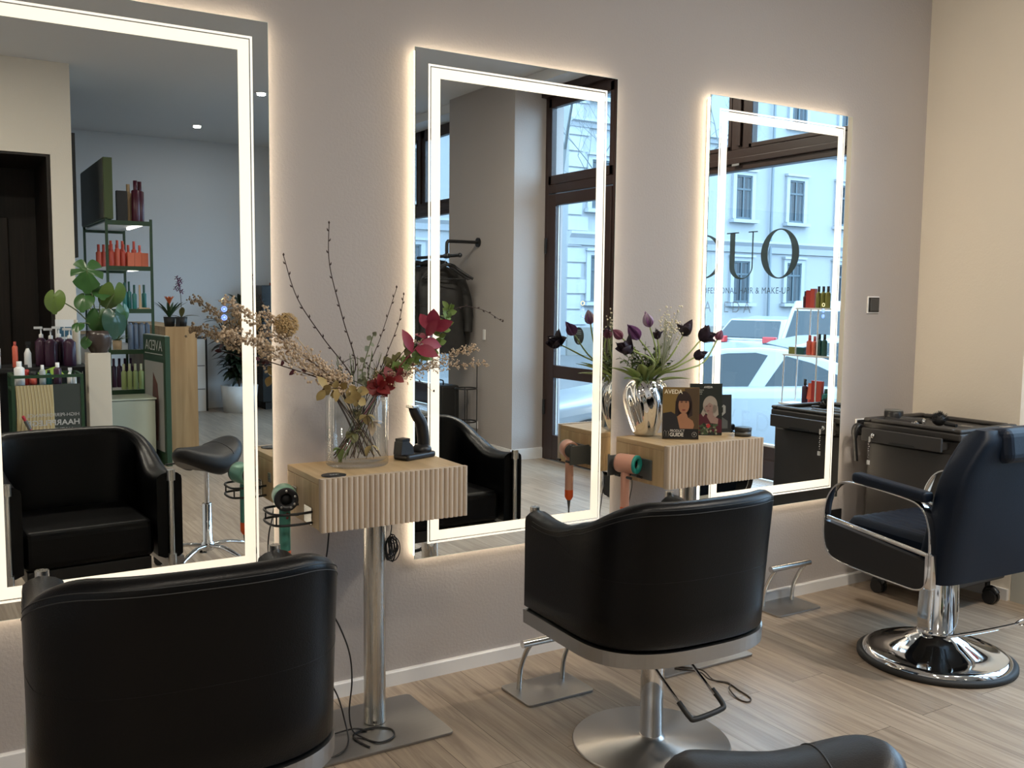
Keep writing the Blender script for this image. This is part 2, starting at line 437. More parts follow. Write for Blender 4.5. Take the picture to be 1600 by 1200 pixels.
win2 = window(2, -7.85, -5.70, .27, 2.40, 2.53, 3.37, -6.78)
# small maker's plate and screw on the transom
b = MB(); b.box(4.526, 4.53, -1.80, -1.73, 2.43, 2.445); b.build('transom_fitting', G('fitting_grey', (.2, .2, .2), .4), win1)
# shop door with its fanlight
b = MB()
frame_bars(b, [(-4.205, -4.15, 0, 3.37), (-3.19, -3.13, 0, 3.37), (-4.15, -3.19, 3.28, 3.37), (-4.15, -3.19, 2.44, 2.52)])
frame_bars(b, [(-4.15, -4.10, 2.52, 3.28), (-3.24, -3.19, 2.52, 3.28), (-4.15, -3.19, 2.52, 2.60), (-4.15, -3.19, 3.20, 3.28)], 4.545, 4.60)
b.box(4.50, 4.55, -4.21, -3.13, 3.30, 3.40)
w = struct(b.build('window_3', M['frame'], bevel=.004))
MB().box(4.585, 4.593, -4.11, -3.2, 2.55, 3.25).build('pane', M['pane'], w)
b = MB()
frame_bars(b, [(-4.145, -4.02, .01, 2.43), (-3.325, -3.20, .01, 2.43), (-4.02, -3.325, 2.33, 2.43), (-4.02, -3.325, .77, .885), (-4.02, -3.325, .01, .24)], 4.54, 4.60)
dr = struct(b.build('door_2', M['frame'], bevel=.005))
MB().box(4.565, 4.573, -4.04, -3.31, .22, .79).build('pane', M['pane'], dr)
MB().box(4.565, 4.573, -4.04, -3.31, .87, 2.35).build('pane', M['pane'], dr)
b = MB()
for y in (-4.025, -3.325):
    b.box(4.575, 4.585, y-.004, y+.010, .24, .77); b.box(4.575, 4.585, y-.004, y+.010, .885, 2.33)
b.build('glazing_strip', M['white'], dr)
b = MB(); b.cyl((4.53, -4.155, .42), (4.53, -4.155, .56), .012, n=10); b.cyl((4.53, -4.155, 1.9), (4.53, -4.155, 2.04), .012, n=10)
b.build('hinge', M['plastic'], dr)
b = MB(); b.tube(cr([(4.47, -3.26, .95), (4.465, -3.26, 1.1), (4.47, -3.26, 1.25)], 4), .012, 8, None); b.cyl((4.47, -3.26, .98), (4.54, -3.26, .98), .008, n=8); b.cyl((4.47, -3.26, 1.22), (4.54, -3.26, 1.22), .008, n=8)
b.build('door_handle', M['steel'], dr)
# round sticker on the door glass
b = MB(); b.lathe([(0, 0), (.078, 0), (.078, .001), (0, .001)], (4.575, -3.675, 1.165), 32, axis='x', sm=False, caps=False)
stk = tag(b.build('round_sticker', G('sticker_black', (.02, .022, .022), .5)), 'round black sticker on the glass of the street door', 'sticker')
b = MB()
for i in range(3): b.box(4.573, 4.5738, -3.715, -3.635, 1.18+i*.016, 1.186+i*.016)
b.box(4.573, 4.5738, -3.69, -3.66, 1.10, 1.14)
b.build('print', G('sticker_grey', (.25, .27, .27), .5), stk)

# lettering on the big pane -------------------------------------------------
def lettering():
    root = thing('window_lettering', 'large dark three-letter sign with smaller text lines stuck on the shop window', 'lettering', (4.597, -1.75, 0))
    dk = G('lettering_grey', (.055, .075, .07), .5); lg = G('lettering_thin', (.10, .14, .17), .5); fr = G('lettering_frosted', (.28, .34, .40), .6)
    for m_, al in ((dk, .86), (lg, .62), (fr, .42)): m_.node_tree.nodes['Principled BSDF'].inputs['Alpha'].default_value = al
    faint = G('lettering_faint', (.42, .50, .58), .6); faint.node_tree.nodes['Principled BSDF'].inputs['Alpha'].default_value = .07
    x0, x1 = 0, .0012
    def ring(cy, cz, ry, rz, tin_y, tin_z, half=False):
        n = 64; vs = []; fs = []
        for k in range(n+1 if half else n):
            a = (-pi/2+pi*k/n) if half else 2*pi*k/n
            o = (cy+ry*cos(a), cz+rz*sin(a)); i = (cy+(ry-tin_y)*cos(a), cz+(rz-tin_z)*sin(a))
            vs += [(x0, *o), (x1, *o), (x0, *i), (x1, *i)]
        L = len(vs)//4
        for k in range(L-1 if half else L):
            a = 4*k; c = 4*((k+1) % L)
            fs += [(a, c, c+2, a+2), (a+1, a+3, c+3, c+1), (a, a+1, c+1, c), (a+2, c+2, c+3, a+3)]
        return vs, fs
    b = MB(); vs, fs = ring(.355, 1.812, .170, .168, .062, .008); b.add(vs, fs); b.build('letter', dk, root)  # O
    # U
    b = MB(); h0, h1 = 1.735, 1.975
    b.box(x0, x1, -.115, -.065, h0, h1); b.box(x0, x1, .100, .112, h0, h1)
    b.box(x0, x1, -.150, -.030, h1-.008, h1); b.box(x0, x1, .062, .150, h1-.008, h1)
    n = 28; vs = []; fs = []
    for k in range(n+1):
        a = pi+pi*k/n; cc = cos(a)
        th = .031-.019*cc
        o = (-.0015+.1135*cos(a), h0+.092*sin(a)); i = ((-.0015+.019)+(.0825)*cos(a), h0+.083*sin(a))
        vs += [(x0, *o), (x1, *o), (x0, *i), (x1, *i)]
    for k in range(n):
        a = 4*k; c = a+4; fs += [(a, c, c+2, a+2), (a+1, a+3, c+3, c+1), (a, a+1, c+1, c), (a+2, c+2, c+3, a+3)]
    b.add(vs, fs); b.build('letter', dk, root)
    # D
    b = MB(); vs, fs = ring(-.40, 1.812, .225, .163, .055, .008, True); b.add(vs, fs); b.box(x0, x1, -.47, -.42, 1.649, 1.975)
    b.box(x0, x1, -.42, -.39, 1.967, 1.975); b.box(x0, x1, -.42, -.39, 1.649, 1.657); b.box(x0, x1, -.50, -.42, 1.967, 1.975); b.box(x0, x1, -.50, -.42, 1.649, 1.657)
    b.build('letter', dk, root)
    rot = (pi/2, 0, pi/2)
    text('lettering_line', 'PROFESSIONAL HAIR & MAKE-UP', .062, (.001, .0, 1.543), rot, lg, root, .0005, sx=.93, space=1.08)
    text('lettering_line', 'A V E D A', .115, (.001, -.13, 1.407), rot, fr, root, .0005, sx=.95)
    text('lettering_line', 'A V E D A', .19, (.001, .10, .585), rot, faint, root, .0005, sx=.95)
lettering()

# ceiling downlights, the out-of-frame ones added for more light
for i, (x, y) in enumerate(SPOTS):
    lab = ['recessed round downlight at the far end of the ceiling, left of the other', 'recessed ceiling downlight reflected at the right edge of the large left mirror'][i] if i < 2 else ['added fill downlight over the near chair, out of frame', 'added fill downlight over the middle chair, out of frame', 'added fill downlight over the barber chair, out of frame', 'added fill downlight near the left wall, out of frame'][i-2]
    t = thing('ceiling_light', lab, 'light', (x, y, CZ), 0, None if i < 2 else 'added downlights out of frame')
    rl = .045 if i < 2 else .10
    MB().lathe([(rl, -.001), (rl+.017, -.001), (rl+.017, -.008), (rl, -.006)], n=28, caps=False).build('trim_ring', M['white'], t)
    MB().lathe([(0, -.003), (rl, -.003), (rl, -.001), (0, -.001)], n=28, caps=False).build('lens', M.get('spot') or M.setdefault('spot', emit('spot_lens', (1, .95, .88), 12)), t)

# ================================================================== MIRRORS
GY = -.045
def lit_mirror(x0, x1, z0, z1, label):
    cx, cz = (x0+x1)/2, (z0+z1)/2
    t = thing('lit_mirror', label, 'mirror', (cx, 0, cz), 0, 'tall lit mirrors along the wall')
    hx, hz = (x1-x0)/2, (z1-z0)/2
    MB().box(-hx, hx, GY, GY+.005, -hz, hz).build('mirror_glass', M['mirror'], t)
    ins = .014
    MB().box(-hx+ins, hx-ins, GY+.0055, -.001, -hz+ins, hz-ins).build('backing_box', M['mbox'], t)
    def ringf(i0, i1, y0, y1, m, name):
        b = MB()
        b.box(-hx+i0, -hx+i1, y0, y1, -hz+i0, hz-i0); b.box(hx-i1, hx-i0, y0, y1, -hz+i0, hz-i0)
        b.box(-hx+i1, hx-i1, y0, y1, hz-i1, hz-i0); b.box(-hx+i1, hx-i1, y0, y1, -hz+i0, -hz+i1)
        return b.build(name, m, t)
    ringf(.053, .0605, GY-.0006, GY-.0001, M['line'], 'light_line')
    ringf(.0645, .102, GY-.0006, GY-.0001, M['band'], 'light_band')
    ringf(ins-.006, ins-.0005, -.027, -.015, M['led'], 'led_strip')
    ringf(-.0012, -.0002, GY, GY+.005, M['glass_edge'], 'glass_edge')
    for k, (z, m) in enumerate([(1.478, M['yel_led']), (1.450, M['blue_led']), (1.422, M['blue_led'])]):
        b = MB(); c = (hx-.16, GY-.0007, z-cz)
        b.lathe([(.0072, 0), (.0095, 0), (.0095, -.0005), (.0072, -.0005), (.0072, 0)], c, 24, m, axis='y', caps=False)
        if k: b.lathe([(0, 0), (.0048, 0), (.0048, -.0004), (0, -.0004)], c, 16, m, axis='y', caps=False)
        b.build('touch_button', m, t)
    return t
lit_mirror(-.258, .677, .496, 2.407, 'large lit mirror at the left edge, behind the nearest black chair')
lit_mirror(1.225, 2.155, .496, 2.407, 'lit mirror in the middle of the wall, right of the flower cylinder')
m3 = lit_mirror(2.680, 3.625, .496, 2.407, 'rightmost lit mirror, reflecting the shop window lettering')

# ================================================================== STYLING CABINETS
def cabinet(x, label):
    w, y0, y1, z0, z1 = .53, -.10, -.428, .748, .916
    t = thing('styling_cabinet', label, 'cabinet', (x, 0, 0), 0, 'wall styling cabinets')
    b = MB(); th = .019
    b.box(0, w, y1+.02, y0, z1-th, z1); b.build('top_board', M['oak'], t, bevel=.0015)
    b = MB(); b.box(0, th, y1+.02, y0, z0, z1-th-.001); b.box(w-th, w, y1+.02, y0, z0, z1-th-.001)
    b.box(th, w-th, y1+.02, y0, z0, z0+th); b.box(th, w-th, y0-.012, y0, z0+th, z1-th-.001)
    b.build('carcass', M['oak_v'], t, bevel=.0015)
    # fluted drawer front
    n = 29; pts = []
    for k in range(n*6+1):
        u = k/(n*6); ph = (u*n) % 1
        d = .0075*abs(sin(pi*(ph)))**.55
        pts.append((u*w, -d))
    prof = [(0, .0185), ]+[(a, -.0005+c) for a, c in pts]+[(w, .0185)]
    f = MB(); f.prism([(a, y1+c) for a, c in prof], z0-.003, z1+.002)
    f.build('drawer_front', M['flute'], t)
    b = MB(); b.tube(cr([(w+.003, -.20, .80), (w+.02, -.20, .80), (w+.022, -.20, .765+.02), (w+.02, -.20, .772), (w+.003, -.20, .772)], 4), .0025, 8)
    b.build('side_hook', M['chrome'], t)
    # steel post and floor plate
    px = .245
    b = MB(); b.lathe([(.038, .012), (.038, z0+.018)], (px, -.283, 0), 40); b.build('post', M['steel'], t)
    b = MB(); P = []
    for cx_, cy_, a0 in ((.43, -.145, 0), (-.03, -.145, 90), (-.03, -.475, 180), (.43, -.475, 270)):
        for q in range(0, 91, 15): P.append((cx_+.02*cos(radians(a0+q)), cy_+.02*sin(radians(a0+q))))
    b.prism(P, .001, .010); b.build('base_plate', M['steel_x'], t, bevel=.0015)
    return t
C1, C2 = .71, 2.143
cabinet(C1, 'oak cabinet with fluted front under the dried flowers, nearest the camera')
cabinet(C2, 'oak cabinet with fluted front under the silver vase and magazines')
# round socket lid on the first cabinet
t = thing('desk_grommet', 'flat black round cap set in the left front corner of the near cabinet top', 'socket', (.775, -.372, .9165))
MB().lathe([(0, 0), (.040, 0), (.040, .002), (.036, .003), (0, .003)], n=36).build('lid', M['plastic'], t)
b = MB()
for k in range(5): b.obox((-.012+k*.006, rr(-.006, .006), .0033), (.004, .010, .0006), k)
b.build('emblem', G('emblem_grey', (.35, .35, .35), .4), t)

# sockets and switch on the wall
def wallplate(x0, x1, z0, z1, label, cat, n, sock=True):
    t = thing('wall_socket' if sock else 'light_switch', label, cat, ((x0+x1)/2, 0, (z0+z1)/2))
    hx, hz = (x1-x0)/2, (z1-z0)/2
    MB().box(-hx, hx, -.008, -.0002, -hz, hz).build('frame', M['white'], t, bevel=.002)
    w = 2*hx/n
    for k in range(n):
        a = -hx+k*w
        b = MB(); b.box(a+.006, a+w-.006, -.012, -.008, -hz+.006, hz-.006)
        b.build('insert', M['plastic'], t, bevel=.001)
        if sock:
            b = MB(); b.lathe([(.030, -.0122), (.032, -.0135), (.030, -.0135), (.027, -.0125)], (a+w/2, 0, 0), 24, axis='y', caps=False); b.build('socket_ring', G('dark_grey', (.05, .05, .05), .3), t)
        else:
            b = MB(); b.box(a+.012, a+w-.012, -.016, -.012, -hz+.012, hz-.012); b.build('rocker', G('dark_grey', (.05, .05, .05), .3), t, bevel=.002)
wallplate(3.848, 3.940, 1.436, 1.524, 'small black square light switch in white frame right of the last mirror', 'switch', 1, False)
wallplate(3.797, 3.970, .790, .883, 'black double socket in white frame behind the trolley', 'socket', 2)
t = thing('wall_socket', 'black low socket on the wall left of the barber chair armrest', 'socket', (3.665, 0, .372))
MB().box(-.045, .045, -.010, -.0002, -.045, .045).build('frame', M['plastic'], t, bevel=.002)

# ================================================================== SALON CHAIRS
def salon_chair(label):
    t = thing('salon_chair', label, 'chair', (0, 0, 0), 0, 'black salon chairs')
    N = 64; L0, L1 = .275, 0.0
    def path(u):
        """plan position of the shell centre line; u 0..1 from left arm front round the back to right arm front"""
        arm = .22
        if u < arm: return Vector((-.303, .285-(.285+.02)*(u/arm), 0)), 0
        if u > 1-arm: return Vector((.303, .285-(.285+.02)*((1-u)/arm), 0)), 0
        a = pi+pi*(u-arm)/(1-2*arm); e = 2/2.9
        c, s = cos(a), sin(a)
        return Vector((.303*(1 if c > 0 else -1)*abs(c)**e, -.02-.228*abs(s)**e, 0)), abs(s)
    def top(u):
        d = min(u, 1-u)
        f = max(0, min(1, (d-.15)/.25)); f = f*f*(3-2*f)
        return .772-.014*sin(pi*min(1, d/.18))+.124*f
    def frame(u):
        p, s = path(u); e = .002
        q = path(min(1, u+e))[0]-path(max(0, u-e))[0]; q.normalize()
        return p, Vector((q.y, -q.x, 0)), s      # outward normal (away from seat)
    th = .036
    zb = .432
    def section(u):
        p, nrm, s = frame(u); zt = top(u)
        # outward normal must point away from centre
        if nrm.dot(p-Vector((0, .05, 0))) < 0: nrm = -nrm
        lean = .034*min(1, s*1.3)
        H = zt-zb; pr = []
        pr.append((th*.55, 0)); pr.append((th, .012))
        for k in range(1, 6): pr.append((th, .012+(H-.045)*k/5))
        for k in range(1, 7):
            a = pi*k/7; pr.append((th*cos(a)*1.05, H-.033+.033*sin(a)))
        for k in range(5, 0, -1): pr.append((-th, .012+(H-.045)*k/5))
        pr.append((-th, .012)); pr.append((-th*.55, 0))
        out = []; du = min(u, 1-u); ex = .026*max(0, min(1, (.30-du)/.16))
        for o, h in pr:
            if o < 0: o = o*(1+ex/th)
            elif h > H-.04: o = o-(th-o)*ex/th*.5
            out.append(p+nrm*(o+lean*(h/.46)**1.2*(1 if h > 0 else 0))+Vector((0, 0, zb+h)))
        return out
    secs = [section(i/N) for i in range(N+1)]; K = len(secs[0])
    b = MB(); vs = [v for s_ in secs for v in s_]; fs = []
    for i in range(N):
        for k in range(K): fs.append((i*K+k, i*K+(k+1) % K, (i+1)*K+(k+1) % K, (i+1)*K+k))
    b.add(vs, fs, None, True); b.add(secs[0], [tuple(range(K))[::-1]]); b.add(secs[-1], [tuple(range(K))])
    shell = b.build('backrest_shell', M['leather'], t)
    # piping seams just under the rolled top edge and an arched seam on the rear
    b = MB()
    for i0, kk in ((2, 6), (2, 7)):
        b.tube([secs[i][kk]+(secs[i][kk]-secs[i][-kk-1]).normalized()*.0004 for i in range(2, N-1)], .0011, 6, M['stitch'])
    P = []
    for i in range(4, N-3):
        u = i/N; d = min(u, 1-u); q = min(1, d/.30)
        f = (1-q)**1.6
        kz = 1+ (1-(1-q)**2*0)*0
        zz = .768-.115*(q**1.1)
        lo, hi = secs[i][1], secs[i][6]
        tt = max(0, min(1, (zz-lo.z)/(hi.z-lo.z)))
        # follow the leaning outer face
        seg = 1+tt*5; k0 = min(5, int(seg)); ff = seg-k0
        P.append(secs[i][k0].lerp(secs[i][k0+1], ff)+(secs[i][3]-secs[i][-4]).normalized()*.0002)
    b.tube(P, .0006, 6, M['leather'])
    b.build('seam', None, shell)
    # brushed band under the shell
    b = MB(); vs = []; fs = []
    for i in range(N+1):
        p, nrm, s = frame(i/N)
        if nrm.dot(p-Vector((0, .05, 0))) < 0: nrm = -nrm
        for o, z in ((th+.003, .385), (th+.004, .4315), (-.02, .4315), (-.02, .385)): vs.append(p+nrm*o+Vector((0, 0, z)))
    for i in range(N):
        for k in range(4): fs.append((i*4+k, i*4+(k+1) % 4, i*4+4+(k+1) % 4, i*4+4+k))
    b.add(vs, fs, None, False); b.add(vs[:4], [(3, 2, 1, 0)]); b.add(vs[-4:], [(0, 1, 2, 3)])
    b.build('steel_band', M['steel_x'], t)
    # seat cushion
    b = MB(); b.box(-.238, .238, -.20, .262, .44, .585); b.build('seat', M['leather'], t, bevel=.028, bseg=4)
    b = MB(); b.box(-.225, .225, -.17, .25, .388, .44); b.build('seat_base', M['plastic'], t, bevel=.004)
    # chrome posts on the arm fronts
    for s in (-1, 1):
        b = MB(); x = s*.292; y = .300
        b.cyl((x, y, .44), (x, y, .775), .0105, n=16)
        b.cyl((x, y, .740), (x, y, .781), .0165, n=20); b.cyl((x, y, .405), (x, y, .450), .0165, n=20)
        b.build('arm_post', M['steel'], t)
    b = MB(); b.lathe([(.0, .385), (.060, .384), (.060, .376), (.043, .372), (.043, .315), (.040, .314)], n=36); b.lathe([(.040, .32), (.040, .165), (.0385, .163), (.0385, .022)], n=40)
    b.build('column', M['chrome'], t)
    b = MB(); b.lathe([(.266, 0), (.267, .004), (.262, .010), (.05, .021), (.042, .030), (.040, .032)], n=72); b.build('base_disc', M['steel_r'], t)
    # pump lever with black rubber grip
    b = MB()
    A = [(-.085, -.03, .345), (-.075, -.05, .342), (-.050, -.225, .215)]; Bp = [(.050, -.045, .345), (.060, -.06, .342), (.085, -.215, .232)]
    b.tube(A, .0052, 10); b.tube(Bp, .0052, 10); b.tube([(-.105, -.03, .345), (.075, -.045, .345)], .008, 12)
    b.box(-.11, -.075, -.045, -.015, .328, .372)
    b.build('pump_lever', M['chrome'], t)
    b = MB(); b.tube(cr([(-.053, -.205, .230), (-.046, -.250, .198), (-.030, -.262, .192), (.070, -.258, .200), (.092, -.248, .210), (.088, -.200, .243)], 6), .0088, 12)
    b.build('lever_grip', M['rubber'], t)
    return t
c1 = salon_chair('black leather salon chair nearest the camera, in front of the large left mirror')
c2 = copy_tree(c1); c2['label'] = 'black leather salon chair in the middle, on a round steel base between two footrests'
c1.scale = (1, 1, 1.028); c1.location = (.158, -.985, 0); c1.rotation_euler = (0, 0, radians(-4))
c2.location = (1.708, -.881, 0); c2.rotation_euler = (0, 0, radians(-2.5))

# ================================================================== FOOTRESTS
def footrest(x, y, rz, label):
    t = thing('footrest', label, 'footrest', (x, y, 0), rz, 'steel footrests')
    b = MB(); P = []
    for cx_, cy_, a0 in ((.13, .085, 0), (-.13, .085, 90), (-.13, -.085, 180), (.13, -.085, 270)):
        for q in range(0, 91, 15): P.append((cx_+.02*cos(radians(a0+q)), cy_+.02*sin(radians(a0+q))))
    b.prism(P, .001, .009); b.build('base_plate', M['steel_x'], t, bevel=.001)
    for s in (-.10, .10):
        b = MB(); b.tube(cr([(s, .045, .008), (s, .035, .09), (s, .0, .165), (s, -.028, .204)], 6), .0095, 14); b.build('upright', M['steel_s'], t)
    b = MB(); b.cyl((-.135, -.030, .214), (.135, -.030, .214), .0145, n=20); b.build('foot_bar', M['steel_s'], t, bevel=.002)
    return t
footrest(1.642, -.345, 0, 'steel footrest on the floor left of the middle chair')
footrest(3.198, -.105, 0, 'steel footrest by the wall under the rightmost mirror')

# ================================================================== BARBER CHAIR
def barber():
    t = thing('barber_chair', 'dark blue-black barber chair with chrome arms and domed chrome base', 'chair', (3.235, -.904, 0), radians(-3.2))
    b = MB(); b.lathe([(.300, 0), (.313, .003), (.313, .018), (.300, .026), (.292, .024)], n=80); b.build('base_ring', M['rubber'], t)
    b = MB(); b.lathe([(.293, .012), (.290, .034), (.272, .044), (.262, .043), (.20, .062), (.13, .090), (.085, .118), (.082, .125), (.0, .125)], n=80); b.build('base_dome', M['chrome'], t)
    b = MB(); b.lathe([(.078, .122), (.080, .130), (.072, .136), (.070, .42)], n=48)
    b.build('column', M['chrome'], t)
    b = MB(); b.prism([(-.088, .14), (-.094, .19), (-.080, .42), (-.03, .42), (-.03, .14)], -.030, .030, axis='y'); b.build('column_cover', M['chrome'], t, bevel=.006)
    b = MB(); b.tube(cr([(-.03, -.075, .125), (.05, -.17, .165), (.14, -.27, .215)], 4), .0075, 10); b.tube(cr([(.125, -.26, .21), (.16, -.265, .225), (.23, -.31, .245), (.25, -.33, .25), (.225, -.35, .245), (.15, -.295, .218), (.13, -.275, .21)], 4), .005, 8)
    b.tube(cr([(-.035, -.078, .13), (.0, -.092, .18), (.01, -.086, .30), (.012, -.080, .36)], 5), .0022, 8)
    b.build('pump_lever', M['chrome'], t)
    b = MB(); b.box(-.20, .20, -.20, .18, .40, .445); b.build('seat_frame', M['plastic'], t, bevel=.01)
    # channelled seat
    W2, n = .245, 60
    def top(u, v):
        x = -W2+2*W2*u; y = -.20+.50*v
        ch = 0
        if .06 < u < .94: ch = .007*abs(sin(pi*(u-.06)/.88*9))**.6-.007
        edge = min(1, min(v, 1-v)/.10); e2 = min(1, min(u, 1-u)/.06)
        return Vector((x, y, .575-.045*(1-edge)**2-.03*(1-e2)**2+ch*edge+.012*v))
    b = MB(); nu, nv = 90, 16
    b.grid(top, nu, nv)
    rim = [top(i/(nu-1), 0) for i in range(nu)]+[top(1, j/(nv-1)) for j in range(1, nv)]+[top(1-i/(nu-1), 1) for i in range(1, nu)]+[top(0, 1-j/(nv-1)) for j in range(1, nv-1)]
    low = [Vector((p.x*.97, p.y*.97, .44)) for p in rim]; K = len(rim)
    b.add(rim+low, [(i, (i+1) % K, K+(i+1) % K, K+i)[::-1] for i in range(K)], None, True); b.add(low, [tuple(range(K))])
    b.build('seat', M['navy'], t)
    # backrest: tapered padded slab, reclined
    def back_sec(h):
        """h 0..1 bottom to top; half width, centre y, thickness"""
        w = .302 if h < .62 else .302-.115*((h-.62)/.38)**1.7
        return w, -.165-.115*h, .085-.02*h
    b = MB(); rings = []; H = 22
    for i in range(H+1):
        h = i/H; w, yc, tk = back_sec(h); z = .418+.60*h
        s_ = 1-.0*h
        if h > .93: tk *= (1-((h-.93)/.07)**2*.55)
        ring = []
        for k in range(32):
            a = 2*pi*k/32; c, s = cos(a), sin(a); e = 2/6.0
            x = w*(1 if c > 0 else -1)*abs(c)**e; y = tk*(1 if s > 0 else -1)*abs(s)**(2/5)
            ring.append(Vector((x, yc+y, z+(0 if s > 0 else 0))))
        rings.append(ring)
    vs = [v for r_ in rings for v in r_]; fs = []
    for i in range(H):
        for k in range(32): fs.append((i*32+k, i*32+(k+1) % 32, (i+1)*32+(k+1) % 32, (i+1)*32+k))
    b.add(vs, fs, None, True); b.add(rings[0], [tuple(range(32))[::-1]]); b.add(rings[-1], [tuple(range(32))])
    b.build('backrest', M['navy'], t)
    # headrest
    b = MB(); b.obox((.0, -.290, .955), (.27, .150, .135), 0, None, radians(-8)); b.build('headrest', M['navy'], t, bevel=.035, bseg=4)
    b = MB(); b.box(-.03, .03, -.27, -.25, .93, 1.02); b.build('headrest_bracket', M['chrome'], t)
    # arms
    LP = [(.165, .748), (.262, .728), (.318, .655), (.330, .56), (.322, .47), (.285, .415), (.18, .396), (-.05, .385), (-.155, .388), (-.192, .43), (-.198, .52), (-.190, .64), (-.15, .712), (-.06, .735)]
    for s in (-1, 1):
        x = s*.315
        pts = cr([(x, y, z) for y, z in LP], 6, True)
        b = MB()
        # flat chrome ribbon
        vs = []; K = len(pts)
        for i in range(K):
            a = pts[(i-1) % K]; c = pts[(i+1) % K]; tn = (c-a).normalized(); nr = Vector((0, -tn.z, tn.y))
            for dx, dn in ((-.020, -.0035), (.020, -.0035), (.020, .0035), (-.020, .0035)): vs.append(pts[i]+Vector((dx, 0, 0))+nr*dn)
        fs = []
        for i in range(K):
            for k in range(4): fs.append((i*4+k, i*4+(k+1) % 4, ((i+1) % K)*4+(k+1) % 4, ((i+1) % K)*4+k))
        b.add(vs, fs, None, True)
        arm = b.build('arm_frame', M['chrome'], t, bevel=.0012)
        b = MB(); b.obox((x, .005, .762), (.060, .36, .042), 0, None, radians(3.5)); b.build('arm_pad', M['navy'], t, bevel=.015, bseg=4)
        # side panel filling the lower part of the loop
        low = [(y, z) for y, z in [(p.y, p.z) for p in pts] if z < .575-.0]
        ordered = [(.326, .575)]+[q for q in low if True]
        lowp = [(p.y, p.z) for p in pts if p.z < .57-.05*(.32-p.y)/.5]
        b = MB(); cyc = lowp
        b.prism([(a, c) for a, c in cyc], x-.013, x+.013, axis='x'); b.build('side_panel', M['plastic'], t)
        b = MB(); y0, z0 = .322, .575; y1, z1 = -.188, .528
        b.tube([(x+s*.006, y0, z0), (x+s*.006, y1, z1)], .006, 8, flat=1.6); b.build('trim_strip', M['chrome'], t)
        b = MB(); b.box(x-.012 if s > 0 else x-.02, x+.02 if s > 0 else x+.012, -.215, -.18, .40, .54); b.build('arm_bracket', M['chrome'], t, bevel=.006)
    return t
barber()

# ================================================================== SADDLE STOOL
def stool():
    t = thing('saddle_stool', 'dark leather saddle stool with chrome five-arm base in the right foreground', 'stool', (.955, -2.130, 0), radians(-30))
    # local +x is the raised rear of the saddle
    def surf(u, v):
        a = 2*pi*u
        return a
    L, Wd = .215, .175
    def ptop(r, a, up=True):
        c, s = cos(a), sin(a)
        x = r*L*c; wy = Wd*(.62+.38*(.5+.5*c)**.8)
        y = r*wy*s
        xx = x/L
        z = .655+.055*max(0, xx)**1.6+.028*max(0, -xx)**2-.075*(y/Wd)**2*(1-.55*max(0, xx))
        if up: z += .012*(1-r*r)
        e = max(0, (r-.82)/.18); z -= .030*e*e
        return Vector((x, y, z))
    b = MB(); nr, na = 14, 48; vs = [ptop(0, 0)]; fs = []
    for i in range(1, nr+1):
        for k in range(na): vs.append(ptop(i/nr, 2*pi*k/na))
    for k in range(na): fs.append((0, 1+k, 1+(k+1) % na))
    for i in range(nr-1):
        for k in range(na): fs.append((1+i*na+k, 1+(i+1)*na+k, 1+(i+1)*na+(k+1) % na, 1+i*na+(k+1) % na))
    base = 1+(nr-1)*na
    lo = []
    for j, (sc, dz) in enumerate([(1.0, -.022), (.93, -.048), (.80, -.058)]):
        for k in range(na):
            p = vs[base+k]; vs.append(Vector((p.x*sc, p.y*sc, p.z+dz)))
    o = base
    for j in range(3):
        for k in range(na): fs.append((o+k, o+na+k, o+na+(k+1) % na, o+(k+1) % na))
        o += na
    fs.append(tuple(o+k for k in range(na))[::-1])
    b.add(vs, fs, None, True)
    seat = b.build('seat', M['leather_stool'], t)
    b = MB(); P = []
    for k in range(21):
        y = -1+2*k/20; xx = .35
        r = math.hypot(xx, y*.86); a = math.atan2(y*.86, xx); r = min(.995, r)
        q = ptop(r, a); P.append(q+Vector((0, 0, .0008)))
    b.tube(P, .0016, 6); b.build('seam', M['stitch'], seat)
    b = MB(); b.box(-.07, .07, -.06, .06, .575, .60); b.tube([(0, 0, .585), (-.10, -.10, .575), (-.16, -.14, .57)], .005, 8); b.build('seat_plate', M['plastic'], t, bevel=.004)
    b = MB(); b.lathe([(.014, .58), (.014, .34)], n=20); b.build('gas_piston', M['chrome'], t)
    b = MB(); b.lathe([(.0, .345), (.024, .345), (.026, .34), (.026, .13), (.034, .125), (.036, .085), (.02, .075)], n=28); b.build('column', M['chrome'], t)
    for k in range(5):
        a = 2*pi*k/5+.35; c, s = cos(a), sin(a)
        b = MB(); b.tube(cr([(.025*c, .025*s, .105), (.12*c, .12*s, .108), (.22*c, .22*s, .085), (.265*c, .265*s, .066)], 5), [.016]*5+[.015]*5+[.012]*5+[.011], 12, flat=.7)
        arm = b.build('leg', M['chrome'], t)
        b = MB(); b.cyl((.262*c, .262*s, .068), (.262*c, .262*s, .045), .008, n=10)
        px, py = -s, c
        for w in (-.013, .013):
            b.cyl((.262*c+px*(w-.007), .262*s+py*(w-.007), .0255), (.262*c+px*(w+.007), .262*s+py*(w+.007), .0255), .0255, n=20)
        b.tube(cr([(.285*c, .285*s, .03), (.28*c, .28*s, .05), (.262*c, .262*s, .056), (.243*c, .243*s, .048)], 3), .010, 8)
        b.build('castor', M['plastic'], arm)
    return t
stool()

